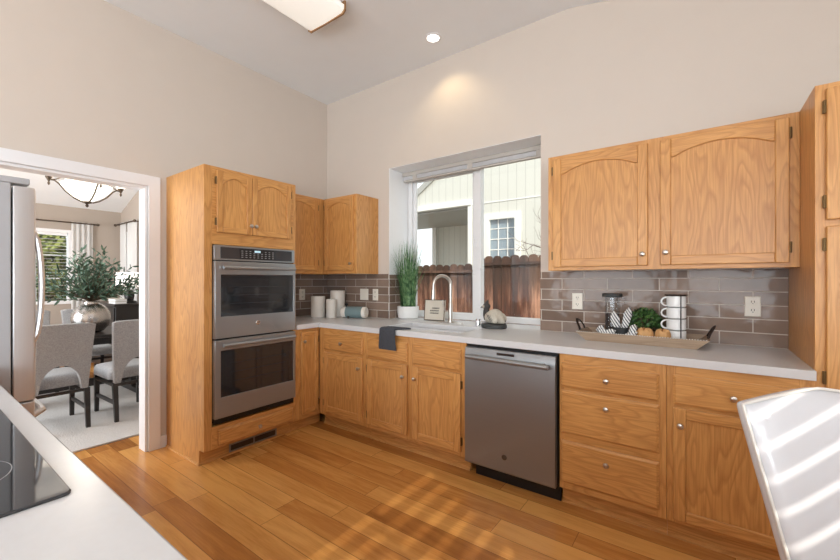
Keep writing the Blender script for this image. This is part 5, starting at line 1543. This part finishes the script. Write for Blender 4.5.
# wooden fence, two runs at stepped heights
def fence(label, x0, x1, y, ztop):
    t = thing('wooden_fence', label, 'fence', ((x0+x1)/2, y, -0.15), 0, 'dog-eared board fence outside the window')
    pw = 0.142
    n = int((x1-x0)/pw)
    r = random.Random(int(ztop*100))
    for k in range(n):
        u = x0+k*pw; w_ = pw-0.006; h = ztop+r.uniform(-0.012, 0.012); cth = 0.048
        b = MB(); b.m(M['fence'])
        pts = [(u, -0.149), (u+w_, -0.149), (u+w_, h-cth)]
        for i in range(1, 8):
            a = PI*i/8; pts.append((u+w_/2+w_/2*math.cos(a), h-cth+cth*math.sin(a)))
        pts.append((u, h-cth))
        b.prism(pts, y, y+0.018, lambda p, q, w: (p, w, q)); b.build('picket', None, t)
    for z in (0.25, ztop-0.125):
        MB().m(M['fence']).box((x0, y-0.042, z-0.02), (x1, y-0.0005, z+0.02)).build('rail', None, t)
    for x in (x0+0.1, (x0+x1)/2, x1-0.1):
        MB().m(M['fence']).box((x-0.045, y+0.019, -0.149), (x+0.045, y+0.108, ztop-0.2)).build('post', None, t)
fence('lower run of dark weathered board fence, seen through the left window pane', -2.6, 0.50, 2.72, 1.585)
fence('taller run of dark weathered board fence, seen through the right window pane', 0.52, 3.4, 2.62, 1.69)

# neighbouring house
hs = thing('neighbor_house', 'cream sided neighbouring house with porch and gridded window behind the fence', 'house', (0, 5.2, -0.15))
HY = 5.05
hx0, px1, wx0, wx1, wz0, wz1 = -2.45, -0.88, -0.46, 0.20, 1.3, 2.70
b = MB(); b.m(M['siding'])
b.grid_slab([px1, wx0, wx1, 5.5], [-0.149, wz0, wz1, 3.06], lambda u, v: not (wx0 < u < wx1 and wz0 < v < wz1), -0.12, 0, F_back(HY))
b.build('siding_wall', None, hs)
b = MB(); b.m(M['siding'])
b.prism([(hx0-0.1, 3.45), (hx0-0.1, 3.20), (px1, 3.20), (px1, 3.075), (5.5, 3.075), (5.5, 6.22), (1.6, 6.22)], HY, HY+0.12, lambda u, v, w: (u, w, v))
b.build('gable_wall', None, hs)
MB().m(M['house_trim']).box((hx0-3.0, HY-0.05, 3.06), (px1, HY+0.115, 3.19)).build('porch_beam', None, hs)
MB().m(M['house_trim']).box((px1+0.001, HY-0.012, 3.055), (5.5, HY-0.001, 3.08)).build('trim_strip', None, hs)
MB().m(M['house_trim']).box((px1-0.10, HY-0.02, -0.149), (px1-0.001, HY+0.10, 3.0595)).build('porch_post', None, hs)
b = MB(); b.m(M['soffit']); b.box((-7.0, HY+0.125, 3.0), (px1, HY+2.4, 3.05)); b.build('porch_ceiling', None, hs)
b = MB(); b.m(M['siding']); b.box((-3.44, HY+2.41, -0.149), (px1, HY+2.5, 3.05)); b.box((px1-0.02, HY+0.13, -0.149), (px1+0.08, HY+2.405, 2.999)); b.build('porch_wall', None, hs)
MB().m(M['house_trim']).box((-3.56, HY+2.30, -0.149), (-3.42, HY+2.395, 2.999)).build('porch_post', None, hs)
wf = MB().m(M['house_trim']).grid_slab([wx0-0.1, wx0+0.03, wx1-0.03, wx1+0.1], [wz0-0.1, wz0+0.03, wz1-0.03, wz1+0.1], lambda u, v: not (wx0+0.03 < u < wx1-0.03 and wz0+0.03 < v < wz1-0.03), -0.03, 0.035, F_back(HY)).build('window', None, hs)
MB().m(M['farwin']).box((wx0+0.03, HY+0.05, wz0+0.03), (wx1-0.03, HY+0.06, wz1-0.03)).build('pane', None, wf)
b = MB(); b.m(M['house_trim'])
for k in (1, 2): x = wx0+(wx1-wx0)*k/3; b.box((x-0.010, HY+0.038, wz0+0.03), (x+0.010, HY+0.049, wz1-0.03))
for k in range(1, 6): z = wz0+(wz1-wz0)*k/6; b.box((wx0+0.03, HY+0.0375, z-0.010), (wx1-0.03, HY+0.0485, z+0.010))
b.build('muntins', None, wf)
b = MB(); b.m(M['soffit'])
b.prism([(hx0-0.75, 3.10), (1.6, 6.35), (1.6, 6.10), (hx0-0.6, 3.05)], HY-0.06, HY-0.001, lambda u, v, w: (u, w, v)); b.build('rake_board', None, hs)
b = MB(); b.m(M['shingle'])
b.prism([(hx0-0.78, 3.11), (1.6, 6.37), (1.6, 6.45), (hx0-0.85, 3.16)], HY+0.121, HY+4.0, lambda u, v, w: (u, w, v)); b.build('roof', None, hs)

# bare young tree in front of the house
bt = thing('bare_tree', 'thin bare branches in front of the neighbouring house', 'tree', (1.55, 4.2, -0.15))
b = MB(); b.m(M['twig']); r = random.Random(4)
def branch(p, d, ln, rad, dep):
    pts = [p]; q = p.copy(); dd_ = d.copy()
    for i in range(5):
        dd_ = (dd_+Vector((r.gauss(0, 0.14), r.gauss(0, 0.10), r.gauss(0.02, 0.10)))).normalized(); q = q+dd_*ln/5; pts.append(q.copy())
    b.tube(pts, rad, 5, rad*0.5)
    if dep:
        for i in (2, 3, 4, 5):
            nd = (dd_+Vector((r.gauss(0, 0.8), r.gauss(0, 0.5), r.gauss(0.1, 0.5)))).normalized(); branch(pts[i], nd, ln*r.uniform(0.45, 0.7), rad*0.5, dep-1)
branch(Vector((1.6, 4.2, -0.149)), Vector((0, 0, 1)), 1.7, 0.03, 0)
for d in ((-0.9, 0, 0.55), (-0.5, 0.1, 0.9), (0.4, 0, 0.9), (-1, 0, 0.25)): branch(Vector((1.6, 4.2, 1.55)), Vector(d).normalized(), 0.85, 0.014, 2)
b.build('branches', None, bt)
